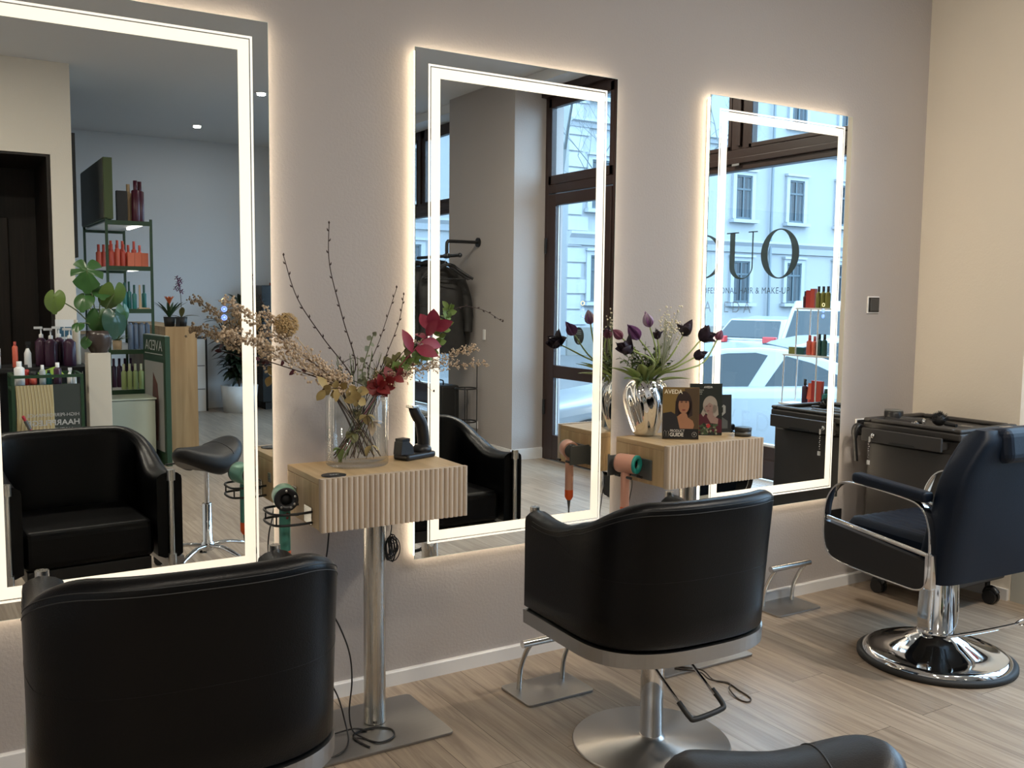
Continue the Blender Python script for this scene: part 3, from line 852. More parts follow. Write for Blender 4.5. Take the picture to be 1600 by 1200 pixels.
# ================================================================== TROLLEY
def trolley():
    t = thing('salon_trolley', 'black plastic salon trolley on castors in the corner behind the barber chair', 'trolley', (3.76, -.10, 0))
    D, Wy = .44, .52     # x depth, y width (towards the camera = -y)
    b = MB(); b.box(.01, D, -Wy, 0, .13, .845); b.build('body', M['cart'], t, bevel=.012, bseg=3)
    b = MB(); b.box(-.012, D+.012, -Wy-.012, .012, .848, .885)
    b.box(-.012, D+.012, -Wy-.012, -Wy+.03, .885, .905); b.box(-.012, D+.012, -.03, .012, .885, .905); b.box(-.012, .03, -Wy+.03, -.03, .885, .905); b.box(D-.03, D+.012, -Wy+.03, -.03, .885, .905)
    b.build('top_tray', M['cart'], t, bevel=.012, bseg=4)
    # top drawer slightly pulled out
    b = MB(); b.box(-.075, -.058, -.475, -.03, .795, .862); b.box(-.058, .02, -.46, -.045, .80, .835); dw = b.build('drawer', M['cart'], t, bevel=.004)
    b = MB(); b.prism([(-.34, .795), (-.33, .808), (-.20, .808), (-.19, .795)], -.0775, -.0752, axis='x'); b.build('finger_pull', M['black'], dw)
    b = MB(); b.lathe([(0, 0), (.012, 0), (.012, -.006), (.009, -.008), (0, -.008)], (-.0752, -.10, .828), 20, axis='x')
    b.tube([(-.080, -.10, .828), (-.098, -.10, .826)], .002, 6); b.box(-.100, -.098, -.106, -.094, .800, .824)
    for k in range(8): b.ball((-.101, -.100+.003*(k % 2), .797-k*.011), .0042, 6)
    b.build('lock_with_keys', M['chrome'], dw)
    b = MB(); b.obox((-.103, -.100, .695), (.006, .016, .022), 0); b.build('key_tag', M['white'], dw, bevel=.001)
    b = MB(); b.box(-.005, .008, -.50, -.02, .16, .78); b.build('front_panel', M['cart'], t, bevel=.006)
    b = MB(); b.tube(cr([(-.01, .02, .855), (-.045, .022, .862), (-.062, .02, .82), (-.045, .018, .68)], 5), [.016]+[.020]*10+[.012]*5, 10, flat=.6)
    b.build('tool_holder', M['plastic'], t)
    for x in (.05, D-.05):
        for y in (-.06, -Wy+.06):
            b = MB(); b.cyl((x, y, .13), (x, y, .075), .012, n=12)
            for w in (-.014, .014): b.cyl((x+w-.009, y-.02, .034), (x+w+.009, y-.02, .034), .034, n=24)
            b.tube(cr([(x, y+.01, .045), (x, y-.002, .07), (x, y-.03, .076), (x, y-.052, .055)], 4), .016, 8)
            b.build('castor', M['plastic'], t)
    return t
trolley()
TZ = .8858
t = thing('styling_tub', 'black round tub on the trolley top', 'tub', (3.915, -.145, TZ))
b = MB(); b.lathe([(0, 0), (.046, 0), (.047, .004), (.047, .046), (.045, .048), (.0, .048)], n=36); b.build('tub', M['plastic'], t)
b = MB(); b.lathe([(.0, .0485), (.040, .0485), (.045, .0485), (.0455, .054), (.042, .056), (.0, .054)], n=36); b.build('lid', G('lid_grey', (.16, .16, .15), .3), t)
def tool(name, label, x, y, rz, L, r, m, tip):
    t = thing(name, label, name.split('_')[-1], (x, y, TZ+r), rz)
    MB().cyl((-L/2, 0, 0), (L/2, 0, 0), r, n=14).build('handle', m, t, bevel=.003)
    MB().cyl((L/2, 0, 0), (L/2+.012, 0, 0), r*1.05, r*.7, n=14).build('end_cap', M['chrome'], t); MB().cyl((-L/2-.008, 0, 0), (-L/2, 0, 0), r*.6, r, n=14).build('end_cap', M['chrome'], t)
    return t
tool('curling_iron', 'black round curling iron with metal ends at the front of the trolley top', 3.805, -.27, radians(-100), .19, .014, M['plastic'], True)
tool('round_clipper', 'small dark hair clipper lying behind the curling iron on the trolley', 3.875, -.285, radians(-78), .11, .017, G('dark_grey', (.05, .05, .05), .3), True)
# fluffy black neck brush
t = thing('neck_brush', 'fluffy black neck brush lying on the trolley top', 'brush', (3.93, -.395, TZ))
b = MB(); b.ball((0, 0, .030), .030, 12, sx=1.1, sy=1.2)
for k in range(260):
    a, e = rr(0, 2*pi), rr(.05, 1.45); d = Vector((cos(a)*cos(e), sin(a)*cos(e), sin(e))); c = Vector((0, 0, .024))+d*.02
    q = c+d*rr(.020, .034)+Vector((rr(-.006, .006), rr(-.006, .006), 0))
    b.tube([c, q], [.0022, .0004], 4, None, False)
b.build('bristles', M['black'], t)
b = MB(); b.tube([(-.0, -.035, .016), (.0, -.095, .012)], [.012, .009], 10); b.build('handle', M['plastic'], t)
t = thing('hair_clip', 'silver hair clip at the right end of the trolley top', 'clip', (3.99, -.50, TZ))
b = MB(); b.obox((0, 0, .004), (.012, .07, .005), .3); b.obox((0, -.01, .010), (.010, .06, .003), .42); b.build('clip', M['chrome'], t)

# ================================================================== HAIR DRYERS
def dryer(label, loc, rz, bodym, handm, nose, kind):
    """local -y is where the air comes out"""
    t = thing('hair_dryer', label, 'hair dryer', loc, rz, 'hair dryers on the cabinet sides')
    b = MB(); b.lathe([(.030, .050), (.036, .048), (.039, .040), (.039, -.034), (.037, -.040)], n=40, axis='y', caps=False); b.build('barrel', bodym, t)
    b = MB()
    b.lathe([(.0385, -.034), (.0385, -.044), (.035, -.046), (.020, -.043), (.018, -.034)], n=40, axis='y', caps=False)
    b.build('nozzle_ring', nose, t)
    b = MB(); b.lathe([(0, -.030), (.019, -.030), (.019, -.028), (0, -.028)], n=28, axis='y')
    b.build('inner_tube', M['black'], t)
    if kind == 1:
        for a in (90, 330, 300, 235, 20):
            b = MB(); b.ball((.029*cos(radians(a)), -.0455, .029*sin(radians(a))), .0042, 10, sy=.5); b.build('nozzle_magnet', M['steel'], t)
    b = MB(); b.lathe([(0, .050), (.031, .050), (.030, .056), (0, .057)], n=32, axis='y'); b.build('rear_filter', M['grey_p'], t)
    b = MB(); b.lathe([(.0165, -.030), (.0185, -.045), (.0185, -.175), (.018, -.18)], (0, .012, 0), 28); b.build('handle', handm, t)
    if kind == 1:
        b = MB()
        for z in (-.055, -.068): b.ball((.006, -.0065, z), .0045, 10, sy=.3)
        b.build('buttons', G('button_red', (.25, .06, .05), .4), t)
    b = MB(); b.lathe([(.0188, -.180), (.0188, -.212), (.012, -.225), (.011, -.226)], (0, .012, 0), 28); b.build('filter_cage', M['orange'], t)
    b = MB(); b.lathe([(.009, -.226), (.0035, -.268), (.003, -.30)], (0, .012, 0), 16); b.build('cable_boot', M['grey_p'], t)
    return t
dryer('mint green hair dryer with black nozzle hanging left of the near cabinet', (.640, -.285, .842), radians(-12), M['mint'], M['mint_dark'], M['plastic'], 1)
dryer('peach pink hair dryer with teal nozzle hanging left of the second cabinet', (2.085, -.255, .828), radians(22), M['peach'], M['peach'], M['teal'], 2)
# wire holder on the first cabinet
t = thing('dryer_holder', 'black double wire holder for the mint dryer on the near cabinet side', 'holder', (C1-.0005, -.30, .80))
for q in ((-.05, .02, -.045, .012), (.10, .135, .02, .055)): MB().box(-.004, 0, *q).build('bracket', M['steel_s'], t, bevel=.001)
for dz in (0, -.035):
    b = MB(); b.tube(cr([(-.003, -.055, dz), (-.05, -.062, dz), (-.105, -.055, dz), (-.128, -.02, dz), (-.128, .05, dz), (-.11, .078, dz), (-.05, .085, dz), (-.003, .075, dz)], 5), .0042, 8); b.build('wire_loop', M['plastic'], t)
b = MB()
for y in (-.045, .068): b.tube([(-.118, y, 0), (-.118, y, -.035)], .0028, 8)
b.build('wire_strut', M['plastic'], t)
# grey cradle on the second cabinet
t = thing('dryer_holder', 'dark grey flat cradle for the peach dryer on the second cabinet side', 'holder', (C2-.0005, -.24, .80))
b = MB(); b.box(-.006, 0, -.10, .115, -.035, .05); b.build('plate', M['grey_p'], t, bevel=.004)
b = MB(); b.box(-.105, -.095, .055, .062, -.03, .06); b.box(-.10, -.0, .055, .062, -.03, .055); b.build('rear_plate', M['grey_p'], t, bevel=.003)
for y, x in ((-.055, -.085), (.02, -.085), (-.055, -.03), (.02, -.03)):
    b = MB(); b.cyl((x, y-.016, -.022), (x, y+.012, -.022), .0055, n=12); b.build('peg', M['plastic'], t)

# ================================================================== CABLES
def cable(name, label, pts, r=.0028, m=None, k=10):
    b = MB(); b.tube(cr(pts, k), r, 8); o = b.build(name, m or M['plastic']); return tag(o, label, 'cable')
cable('power_cable', 'black cable hanging from the near cabinet and looping on its floor plate',
      [(.775, -.33, .747), (.765, -.335, .66), (.75, -.34, .585), (.752, -.345, .50), (.80, -.35, .40), (.835, -.35, .30), (.845, -.345, .20), (.835, -.345, .10), (.845, -.345, .03), (.865, -.38, .0135),
       (.90, -.445, .0135), (.96, -.43, .0135), (.975, -.375, .0135), (.93, -.335, .0135), (.86, -.34, .0135), (.84, -.38, .0135), (.86, -.46, .0135)])
cable('power_cable', 'black cable coming from behind the near chair to a big loop on the floor',
      [(.66, -.36, .36), (.72, -.35, .28), (.79, -.34, .17), (.82, -.345, .06), (.815, -.385, .0135), (.765, -.45, .014), (.69, -.455, .0035), (.655, -.40, .0035), (.69, -.345, .0135), (.78, -.315, .0135), (.86, -.32, .019), (.90, -.345, .0135)])
pts = [(1.012, -.30, .747), (1.012, -.30, .70), (1.008, -.30, .675)]
for k in range(96):
    a = k*.75+1.5; q = k*.11; w = .017+.008*sin(q*2.3)
    pts.append((1.010+w*cos(a)+.006*sin(q*3.1), -.30+.014*sin(a*.5+q), .628+(.036+.010*sin(q*1.7))*sin(a)-.006*cos(q)))
cable('coiled_cable', 'bunched black cable coil hanging under the near cabinet right of its post', pts, .0019, k=7)
pts = [(2.21, -.44, .0125), (2.27, -.52, .0135), (2.26, -.60, .0033), (2.285, -.66, .0036), (2.275, -.72, .0036), (2.26, -.80, .0033), (2.225, -.82, .0033), (2.215, -.78, .0033), (2.24, -.71, .0090), (2.29, -.655, .0036), (2.24, -.60, .009), (2.25, -.53, .0125), (2.19, -.45, .0125)]
cable('power_cable', 'twisted brown cable on the floor to the right of the middle chair', pts, .0028, G('brown_cable', (.06, .045, .035), .5))
cable('power_cable', 'thin black cable under the second cabinet behind the peach dryer', [(2.19, -.15, .747), (2.20, -.14, .70), (2.185, -.14, .62), (2.17, -.14, .45), (2.19, -.14, .2), (2.2, -.16, .0135)], .002)

# ================================================================== CLIPPER ON THE NEAR CABINET
TOP = .9165
t = thing('hair_clipper', 'black hair clipper standing in its charging base on the near cabinet', 'clipper', (1.165, -.185, TOP), radians(20))
b = MB(); b.box(-.085, .062, -.038, .038, 0, .022); b.build('charging_base', M['plastic'], t, bevel=.008, bseg=3)
b = MB(); b.lathe([(0, 0), (.036, .0), (.035, .018), (.026, .030), (0, .033)], (.026, 0, .015), 28); b.build('cradle', M['plastic'], t)
b = MB()
P = cr([(.034, 0, .03), (.032, 0, .075), (.020, 0, .125), (-.004, 0, .158), (-.020, 0, .185)], 6)
b.tube(P, [.021+.003*sin(i/len(P)*pi)-.004*(i/len(P)) for i in range(len(P))], 16); b.build('handle', M['plastic'], t)
b = MB(); b.obox((-.024, 0, .188), (.030, .036, .010), 0, None, 0); b.build('blade', M['steel'], t, bevel=.002)
t = thing('clipper_comb', 'black toothed comb attachment beside the clipper on the cabinet', 'comb', (1.098, -.212, TOP+.0225), radians(20))
b = MB(); b.prism([(-.030, 0), (.034, 0), (.030, .026), (.010, .045), (-.024, .045)], -.020, .020, axis='y')
for k in range(9): b.box(-.022+k*.0045, -.0195+k*.0045, -.018, .018, .044, .056)
b.build('comb', M['plastic'], t)

# ================================================================== GLASS CYLINDER AND DRIED FLOWERS
VX, VY, VR, VH = .925, -.205, .108, .245
def clear_glass():
    m = bpy.data.materials.new('clear_glass'); m.use_nodes = True
    n, l = nt(m); b = n['Principled BSDF']
    b.inputs['Base Color'].default_value = (.96, .98, .97, 1); b.inputs['Roughness'].default_value = .02
    b.inputs['Transmission Weight'].default_value = 1; b.inputs['IOR'].default_value = 1.47
    lp = n.new('ShaderNodeTexNoise'); lp.inputs['Scale'].default_value = 40
    bp = n.new('ShaderNodeBump'); bp.inputs['Strength'].default_value = .12; bp.inputs['Distance'].default_value = .002
    l.new(lp.outputs['Fac'], bp.inputs['Height']); l.new(bp.outputs[0], b.inputs['Normal'])
    return m
M['glass'] = glassy('clear_vase_glass', (.965, .975, .97))
t = thing('glass_vase', 'clear glass cylinder vase holding dried flowers on the near cabinet', 'vase', (VX, VY, TOP+.0005))
b = MB(); b.lathe([(0, 0), (VR-.004, 0), (VR, .004), (VR, VH), (VR-.002, VH+.002), (VR-.005, VH), (VR-.005, .022), (VR-.010, .018), (0, .018)], n=64)
b.build('cylinder', M['glass'], t)

M['twig'] = mat('dark_twig', (.035, .018, .014), .7)
M['stem_g'] = mat('green_stem', (.10, .13, .045), .6)
M['stem_b'] = mat('brown_stem', (.07, .04, .02), .7)
M['dry'] = mat('dried_beige', (.60, .46, .32), .8, var=.25, vscale=60)
M['dry2'] = mat('dried_gold', (.52, .36, .17), .8, var=.3, vscale=80)
M['leaf_r'] = mat('crimson_leaf', (.24, .022, .050), .5, var=.3, vscale=30)
M['leaf_g'] = mat('fresh_green_leaf', (.17, .26, .07), .5, var=.3, vscale=30)
M['leaf_o'] = mat('olive_leaf', (.16, .15, .055), .6, var=.3, vscale=30)
M['leaf_y'] = mat('yellow_dry_leaf', (.38, .28, .11), .6, var=.3, vscale=40)
M['leaf_e'] = mat('eucalyptus_leaf', (.20, .22, .15), .6)
M['maroon'] = mat('dried_maroon_bud', (.06, .008, .012), .7)
B0 = Vector((VX, VY, TOP+.022))
rim_z = TOP+VH
FG = 'dried stems in the glass cylinder'
def foot(dx, dy, s=.07):
    """stem foot on the vase floor on the side opposite to where the stem leans"""
    v = Vector((dx, dy, 0)); v = v.normalized()*s if v.length > .001 else v
    q = -v+Vector((rr(-.05, .05), rr(-.05, .05), 0)); q = q.normalized()*min(q.length, VR-.024)
    return B0+q+Vector((0, 0, .004))
def stem_path(tip, mids=(), s=.06):
    d = Vector(tip)-Vector((VX, VY, 0))
    f = foot(d.x, d.y, s)
    lean = Vector((d.x, d.y, 0))
    rimp = Vector((VX, VY, rim_z+.012))+(lean.normalized()*min(VR-.022, lean.length*.5) if lean.length > .01 else Vector((0, 0, 0)))
    return [f, f.lerp(rimp, .5)] + [rimp] + [Vector(m) for m in mids] + [Vector(tip)]
def twig(tip, mids, label, r=.0028, nb=14, extra=()):
    t = thing('twig', label, 'twig', (0, 0, 0), 0, FG)
    P = cr(stem_path(tip, mids), 8); n = len(P)
    b = MB(); b.tube(P, [r*(1-.55*i/n) for i in range(n)], 8)
    for e in extra: b.tube(cr(e, 5), r*.55, 6)
    b.build('stem', M['twig'], t)
    b = MB()
    for k in range(nb):
        i = int(n*.42+(n*.57)*k/nb); i = min(n-2, i); d = (P[i+1]-P[i]).normalized(); s = d.cross(Vector((0, 1, 0))).normalized()*(1 if k % 2 else -1)
        c = P[i]+s*r*1.6+d*.003
        b.tube([c-s*.003-d*.004, c, c+s*.0025+d*.006], [.0012, .0027, .0006], 6)
    b.tube([P[-1], P[-1]+Vector((0, 0, .005)), P[-1]+Vector((0, 0, .010))], [.0018, .0036, .0006], 6)
    b.build('buds', M['twig'], t)
    t.location = (0, 0, 0)
    return t
twig((.811, -.25, 1.735), [(.915, -.22, 1.26), (.862, -.24, 1.42), (.812, -.25, 1.60)], 'tallest bare twig with buds rising from the glass cylinder')
twig((.656, -.25, 1.625), [(.90, -.22, 1.22), (.79, -.24, 1.36), (.70, -.25, 1.49)], 'long bare twig leaning left, left of the tallest one')
twig((1.055, -.25, 1.527), [(.955, -.23, 1.235), (1.00, -.24, 1.36)], 'bare twig leaning right above the eucalyptus sprig', .0022)
twig((1.082, -.25, 1.503), [(1.00, -.23, 1.235), (1.06, -.25, 1.40)], 'short bare twig just left of the red leaves', .0022)
twig((1.485, -.25, 1.408), [(1.03, -.23, 1.24), (1.18, -.25, 1.40), (1.30, -.25, 1.462), (1.40, -.25, 1.452)], 'thin twig arching right across the middle mirror', .0018, 16)
twig((1.175, -.30, 1.165), [(1.00, -.25, 1.235), (1.085, -.28, 1.232)], 'wispy stem drooping right over the vase rim', .0012, 5)
twig((1.02, -.14, 1.235), [(.86, -.19, 1.235), (.93, -.17, 1.285)], 'curved twig bridging over the vase mouth', .002, 6)
# dried berry sprays
def spray(tip, mids, label, n, spread, br, seed, start=.45, m=None, down=.2):
    R = random.Random(seed)
    t = thing('berry_spray', label, 'dried spray', (0, 0, 0), 0, FG)
    P = cr(stem_path(tip, mids), 8); K = len(P)
    b = MB(); b.tube(P, [.0022*(1-.6*i/K) for i in range(K)], 6); b.build('stem', M['stem_b'], t)
    s = MB(); g = MB()
    for k in range(n):
        f = start+(1-start)*(k/n)**.85
        i = min(K-2, int(f*(K-1))); d = (P[i+1]-P[i]).normalized()
        side = Vector((R.uniform(-1, 1), R.uniform(-.7, .7), R.uniform(-1, 1))); side = (side-d*side.dot(d)).normalized()
        L = spread*(1.05-.55*(f-start)/(1-start))*R.uniform(.45, 1)
        q = P[i]+d*L*.8+side*L*.55
        mid = P[i]+d*L*.5+side*L*.22
        s.tube([P[i], mid, q], [.0009, .0007, .0006], 4, None, False)
        nb = R.choice([2, 3, 3, 4])
        for j in range(nb):
            e = q+Vector((R.uniform(-1, 1), R.uniform(-1, 1), R.uniform(-1, 1)))*L*.28+d*L*.12
            s.tube([mid.lerp(q, .6), e], [.0006, .0005], 3, None, False)
            g.ball(e, br*R.uniform(.75, 1.15), 6)
    s.build('branchlets', M['dry'], t); g.build('berries', m or M['dry'], t)
    return t
spray((.470, -.25, 1.480), [(.83, -.26, 1.21), (.66, -.26, 1.345)], 'dried beige berry spray reaching up left over the big mirror edge', 130, .070, .0042, 3)
spray((.462, -.25, 1.375), [(.84, -.27, 1.20), (.66, -.27, 1.28), (.56, -.26, 1.35)], 'lower dried berry spray with its tip pointing left', 95, .062, .0045, 4)
spray((.60, -.24, 1.44), [(.82, -.24, 1.22), (.70, -.24, 1.32)], 'dense dried berry spray below the round allium head', 95, .066, .0038, 9)
spray((1.365, -.25, 1.315), [(1.02, -.23, 1.215), (1.18, -.25, 1.265)], 'feathery dried spray reaching right below the green sprig', 150, .052, .0030, 5, .40)
spray((1.40, -.27, 1.262), [(1.02, -.25, 1.205), (1.18, -.26, 1.245)], 'lower feathery dried spray reaching right', 100, .048, .0028, 6, .5)
# allium head
t = thing('allium_head', 'round golden dried allium ball on a pale stem leaning left', 'dried flower', (0, 0, 0), 0, FG)
AC = Vector((.662, -.25, 1.402))
b = MB(); b.tube(cr([foot(-1, 0), Vector((.845, -.23, 1.18)), AC+Vector((.03, 0, -.035))], 6), .0020, 8); b.build('stem', G('pale_stem', (.55, .46, .32), .6), t)
b = MB(); R = random.Random(2)
for k in range(620):
    z = R.uniform(-1, 1); a = R.uniform(0, 2*pi); q = math.sqrt(1-z*z); d = Vector((q*cos(a), q*sin(a), z)); r0 = R.uniform(.034, .0405)
    c = AC+d*r0; u = d.orthogonal().normalized()*.0035; w = d.cross(u)
    b.tube([AC+d*.015, c], [.0003, .0003], 3, None, False)
    b.add([c+u, c+w, c-u, c-w, c+d*.003], [(0, 1, 4), (1, 2, 4), (2, 3, 4), (3, 0, 4)], None, False)
b.ball(AC, .020, 12); b.build('flower_head', M['dry2'], t)
# green leafy sprig, red leaves, eucalyptus
def sprig(name, label, tip, mids, m, n, L, W_, start, seed, cat='sprig', sm=None, bend=.35, upb=.4):
    R = random.Random(seed); t = thing(name, label, cat, (0, 0, 0), 0, FG)
    P = cr(stem_path(tip, mids), 8); K = len(P)
    b = MB(); b.tube(P, .0018, 6); b.build('stem', sm or M['stem_g'], t)
    b = MB()
    for k in range(n):
        f = start+(1-start)*k/(n-1); i = min(K-2, int(f*(K-1))); d = (P[i+1]-P[i]).normalized()
        a = k*2.4+R.uniform(-.3, .3); s1 = d.orthogonal().normalized(); s2 = d.cross(s1)
        side = (s1*cos(a)+s2*sin(a)); dd = side+d*upb+Vector((0, 0, R.uniform(-.1, .3)))
        b.leaf(P[i], dd, L*R.uniform(.7, 1.1), W_*R.uniform(.8, 1.1), bend*R.uniform(.2, .8), (R.uniform(-.9, .5), -1, R.uniform(-.3, .8)), None)
    b.build('leaves', m, t); return t
sprig('green_sprig', 'fresh green leafy sprig standing in front of the middle mirror', (1.262, -.25, 1.47), [(1.05, -.24, 1.24), (1.20, -.25, 1.32)], M['leaf_g'], 84, .036, .023, .46, 11)
sprig('green_sprig', 'short olive green sprig low behind the red leaves', (1.14, -.22, 1.33), [(1.02, -.22, 1.22)], M['leaf_o'], 34, .050, .034, .5, 12)
sprig('red_sprig', 'sprig of large crimson leaves right of the vase', (1.20, -.26, 1.395), [(1.03, -.25, 1.22), (1.13, -.27, 1.33)], M['leaf_r'], 12, .078, .046, .74, 15, sm=M['leaf_r'], bend=.5)
sprig('red_sprig', 'low cluster of dark red leaves at the vase rim', (1.065, -.27, 1.235), [(.98, -.26, 1.185)], G('deep_red_leaf', (.17, .012, .012), .5), 22, .048, .040, .6, 18, sm=M['leaf_r'], bend=.4)
sprig('eucalyptus_sprig', 'small grey-green eucalyptus sprig in the middle of the arrangement', (.975, -.24, 1.375), [(.935, -.23, 1.24)], M['leaf_e'], 22, .022, .020, .5, 21)
sprig('dry_leaf_stem', 'dark stem with dried maroon buds running left', (.555, -.27, 1.30), [(.83, -.27, 1.20), (.70, -.27, 1.25)], M['maroon'], 9, .032, .018, .55, 23, 'dried stem', M['twig'])
sprig('dry_leaf_stem', 'yellow dried leaves hanging over the left rim of the vase', (.755, -.33, 1.195), [(.84, -.27, 1.19)], M['leaf_y'], 12, .046, .028, .66, 29, 'dried stem', M['stem_b'])
sprig('dry_leaf_stem', 'large golden dried leaf at the front of the vase mouth', (.872, -.345, 1.150), [(.885, -.29, 1.185)], M['leaf_y'], 8, .046, .034, .75, 31, 'dried stem', M['stem_b'])
for k, (dx, dy, z) in enumerate([(.02, -.04, 1.09), (.045, -.02, 1.06), (-.03, -.03, 1.03), (.03, -.05, .985), (.0, .0, 1.10), (-.05, .02, .97)]):
    t = thing('dry_leaf_stem', ['yellow curled leaf inside the glass cylinder below its rim', 'pale dried leaves in the right half of the glass cylinder', 'brown dried leaves in the left half of the glass cylinder', 'pale yellow leaf low in the glass cylinder', 'dried leaves in the centre of the glass cylinder', 'green leaf low at the left inside the cylinder'][k], 'dried stem', (VX+dx, VY+dy, z), 0, FG)
    b = MB(); R = random.Random(40+k)
    for j in range(5 if k != 3 else 2):
        b.leaf((0, 0, 0), (R.uniform(-1, 1), R.uniform(-1, 0), R.uniform(-.7, .7)), R.uniform(.028, .045), .028, .6)
    b.build('leaves', [M['leaf_y'], M['dry'], M['leaf_o'], M['leaf_y'], M['leaf_o'], M['leaf_g']][k], t)
    b = MB(); b.tube([(0, 0, 0), (R.uniform(-.02, .02), R.uniform(-.02, .02), TOP+.024-z)], .0012, 6); b.build('stem', M['stem_b'], t)
# thin grass-like twigs, each one its own stem
for k in range(14):
    a = -1.0+2.0*k/13; L = .09+.07*((k*37) % 10)/10
    tip = Vector((VX+.12*a+.02*sin(k*3), VY-.03+.05*cos(k*2.3), rim_z+L))
    P = cr(stem_path(tip, [], .07), 6)
    b = MB(); b.tube(P, [.0013]*(len(P)-1)+[.0005], 5)
    for j in range(5):
        i = len(P)-2-j*1; q = P[i]; b.tube([q, q+Vector((rr(-.014, .014), rr(-.012, .012), rr(.012, .03)))], [.0007, .0004], 4, None, False)
    tag(b.build('grass_twig', M['stem_g'] if k % 3 else M['twig']), 'fine short %s twig in the cylinder mouth, number %s counting from the left' % ('greenish' if k % 3 else 'dark brown', ['one', 'two', 'three', 'four', 'five', 'six', 'seven', 'eight', 'nine', 'ten', 'eleven', 'twelve', 'thirteen', 'fourteen'][k]), 'twig', 'fine twigs in the glass cylinder')

# ================================================================== SILVER VASE AND TULIPS
SX, SY = 2.270, -.132
t = thing('silver_vase', 'bulbous silver vase with twisted ribs on the second cabinet', 'vase', (SX, SY, TOP+.0005))
prof = cr([(.038, 0, 0), (.052, .012, 0), (.066, .05, 0), (.086, .115, 0), (.094, .165, 0), (.088, .205, 0), (.070, .235, 0), (.060, .243, 0)], 5)
b = MB(); b.lathe([(p.x, p.y) for p in prof]+[(.052, .238), (.06, .20), (.06, .08), (0, .05)], n=216, twist=lambda a, v: 1+.042*sin(a*9+v*11)*min(1, v*4)*(1 if v < .72 else max(0, 1-(v-.72)/.06)))
b.build('body', M['chrome'], t)
M['tulip_s'] = mat('tulip_green', (.27, .34, .11), .5, var=.2, vscale=30)
M['purple'] = mat('purple_petal', (.16, .055, .17), .5, var=.4, vscale=40)
M['purple_d'] = mat('dark_purple_petal', (.016, .006, .016), .6, var=.4, vscale=40)
M['petal_w'] = mat('lilac_white_petal', (.42, .32, .42), .5)
M['pinkp'] = mat('mauve_petal', (.18, .05, .09), .5, var=.3, vscale=40)
RT = Vector((SX, SY, TOP+.235))
def tulip(tip, mids, label, pm, size=.036, openn=.35, base=None, ragged=False, seed=1):
    R = random.Random(seed); t = thing('tulip', label, 'tulip', (0, 0, 0), 0, 'flowers in the silver vase')
    pts = [Vector((SX+R.uniform(-.01, .01), SY+R.uniform(-.01, .01), TOP+.06)), RT+Vector((R.uniform(-.02, .02), R.uniform(-.02, .02), 0))]+[Vector(m) for m in mids]+[Vector(tip)]
    P = cr(pts, 6); b = MB(); b.tube(P, [.0038]*(len(P)-4)+[.0032]*4, 8); b.build('stem', M['tulip_s'], t)
    d = (P[-1]-P[-2]).normalized(); s1 = d.orthogonal().normalized(); s2 = d.cross(s1); b = MB(); b2 = MB()
    for k in range(10 if ragged else 6):
        a = k*pi/3+.3; side = s1*cos(a)+s2*sin(a)
        dd = d+side*(openn if k < 6 else openn*1.8)*R.uniform(.7, 1.4)
        (b if (k % 2 == 0 or pm[1] is None) else b2).leaf(P[-1], dd, 1.3*size*R.uniform(.85, 1.15), size*1.0, -.45 if not ragged else R.uniform(-.9, .5), -side, None, .35, 7, .8)
    b.build('petals', pm[0], t, solid=.0006)
    if b2.v: b2.build('petals', pm[1], t, solid=.0006)
    return t
tulip((2.188, -.25, 1.382), [(2.225, -.25, 1.27)], 'purple and white tulip highest on the left of the silver vase', (M['purple'], M['petal_w']), .046, .45, seed=1)
tulip((2.118, -.27, 1.335), [(2.20, -.27, 1.24)], 'purple tulip leaning left below the purple and white one', (M['purple'], None), .052, .35, seed=2)
tulip((2.062, -.30, 1.292), [(2.17, -.30, 1.245)], 'dark purple tulip furthest left, in front of the mirror frame', (M['purple_d'], None), .050, .6, seed=3, ragged=True)
tulip((2.255, -.22, 1.330), [(2.255, -.23, 1.25)], 'small dark maroon tulip in the middle of the bunch', (M['purple_d'], None), .032, .5, seed=4, ragged=True)
tulip((2.375, -.24, 1.345), [(2.30, -.24, 1.25)], 'very dark ruffled tulip right of the white sprays', (M['purple_d'], None), .046, .6, seed=5, ragged=True)
tulip((2.435, -.28, 1.325), [(2.33, -.27, 1.235)], 'black-purple ruffled tulip, largest of the dark ones', (M['purple_d'], None), .052, .7, seed=6, ragged=True)
tulip((2.395, -.29, 1.255), [(2.31, -.27, 1.215)], 'low dark drooping tulip on the right', (M['purple_d'], None), .036, .6, seed=7, ragged=True)
tulip((2.560, -.25, 1.325), [(2.36, -.27, 1.205), (2.48, -.26, 1.235)], 'mauve tulip on a long stem arching far right', (M['pinkp'], None), .036, .5, seed=8)
tulip((2.17, -.095, 1.33), [(2.23, -.15, 1.25)], 'mauve tulip at the back, close to the mirror edge', (M['pinkp'], None), .040, .4, seed=9)
b = MB(); t = thing('tulip_leaves', 'broad green tulip leaves fanning out of the silver vase', 'leaves', (0, 0, 0), 0, 'flowers in the silver vase')
for k, (dx, dy, dz, L, w) in enumerate([(-1, -.1, .95, .17, .030), (-1, -.2, .55, .16, .026), (-.6, -.3, 1.1, .14, .034), (.9, -.2, 1.0, .14, .022), (1, -.1, .42, .17, .026), (.2, -.4, 1, .13, .030), (-1, .1, .75, .20, .024), (.4, .2, 1, .15, .024), (-.2, -.3, 1, .12, .03)]):
    b = MB(); b.leaf(RT+Vector((.02*dx, .02*dy, -.02)), (dx, dy-.25, dz), L*1.08, w*1.55, .25, (0, 0, 1), None, .5, 9, 1.0); b.build('leaf', M['tulip_s'], t, solid=.0008)
t = thing('baby_breath', 'airy white gypsophila sprays above the silver vase', 'flower', (0, 0, 0), 0, 'flowers in the silver vase')
b = MB(); g = MB(); R = random.Random(5)
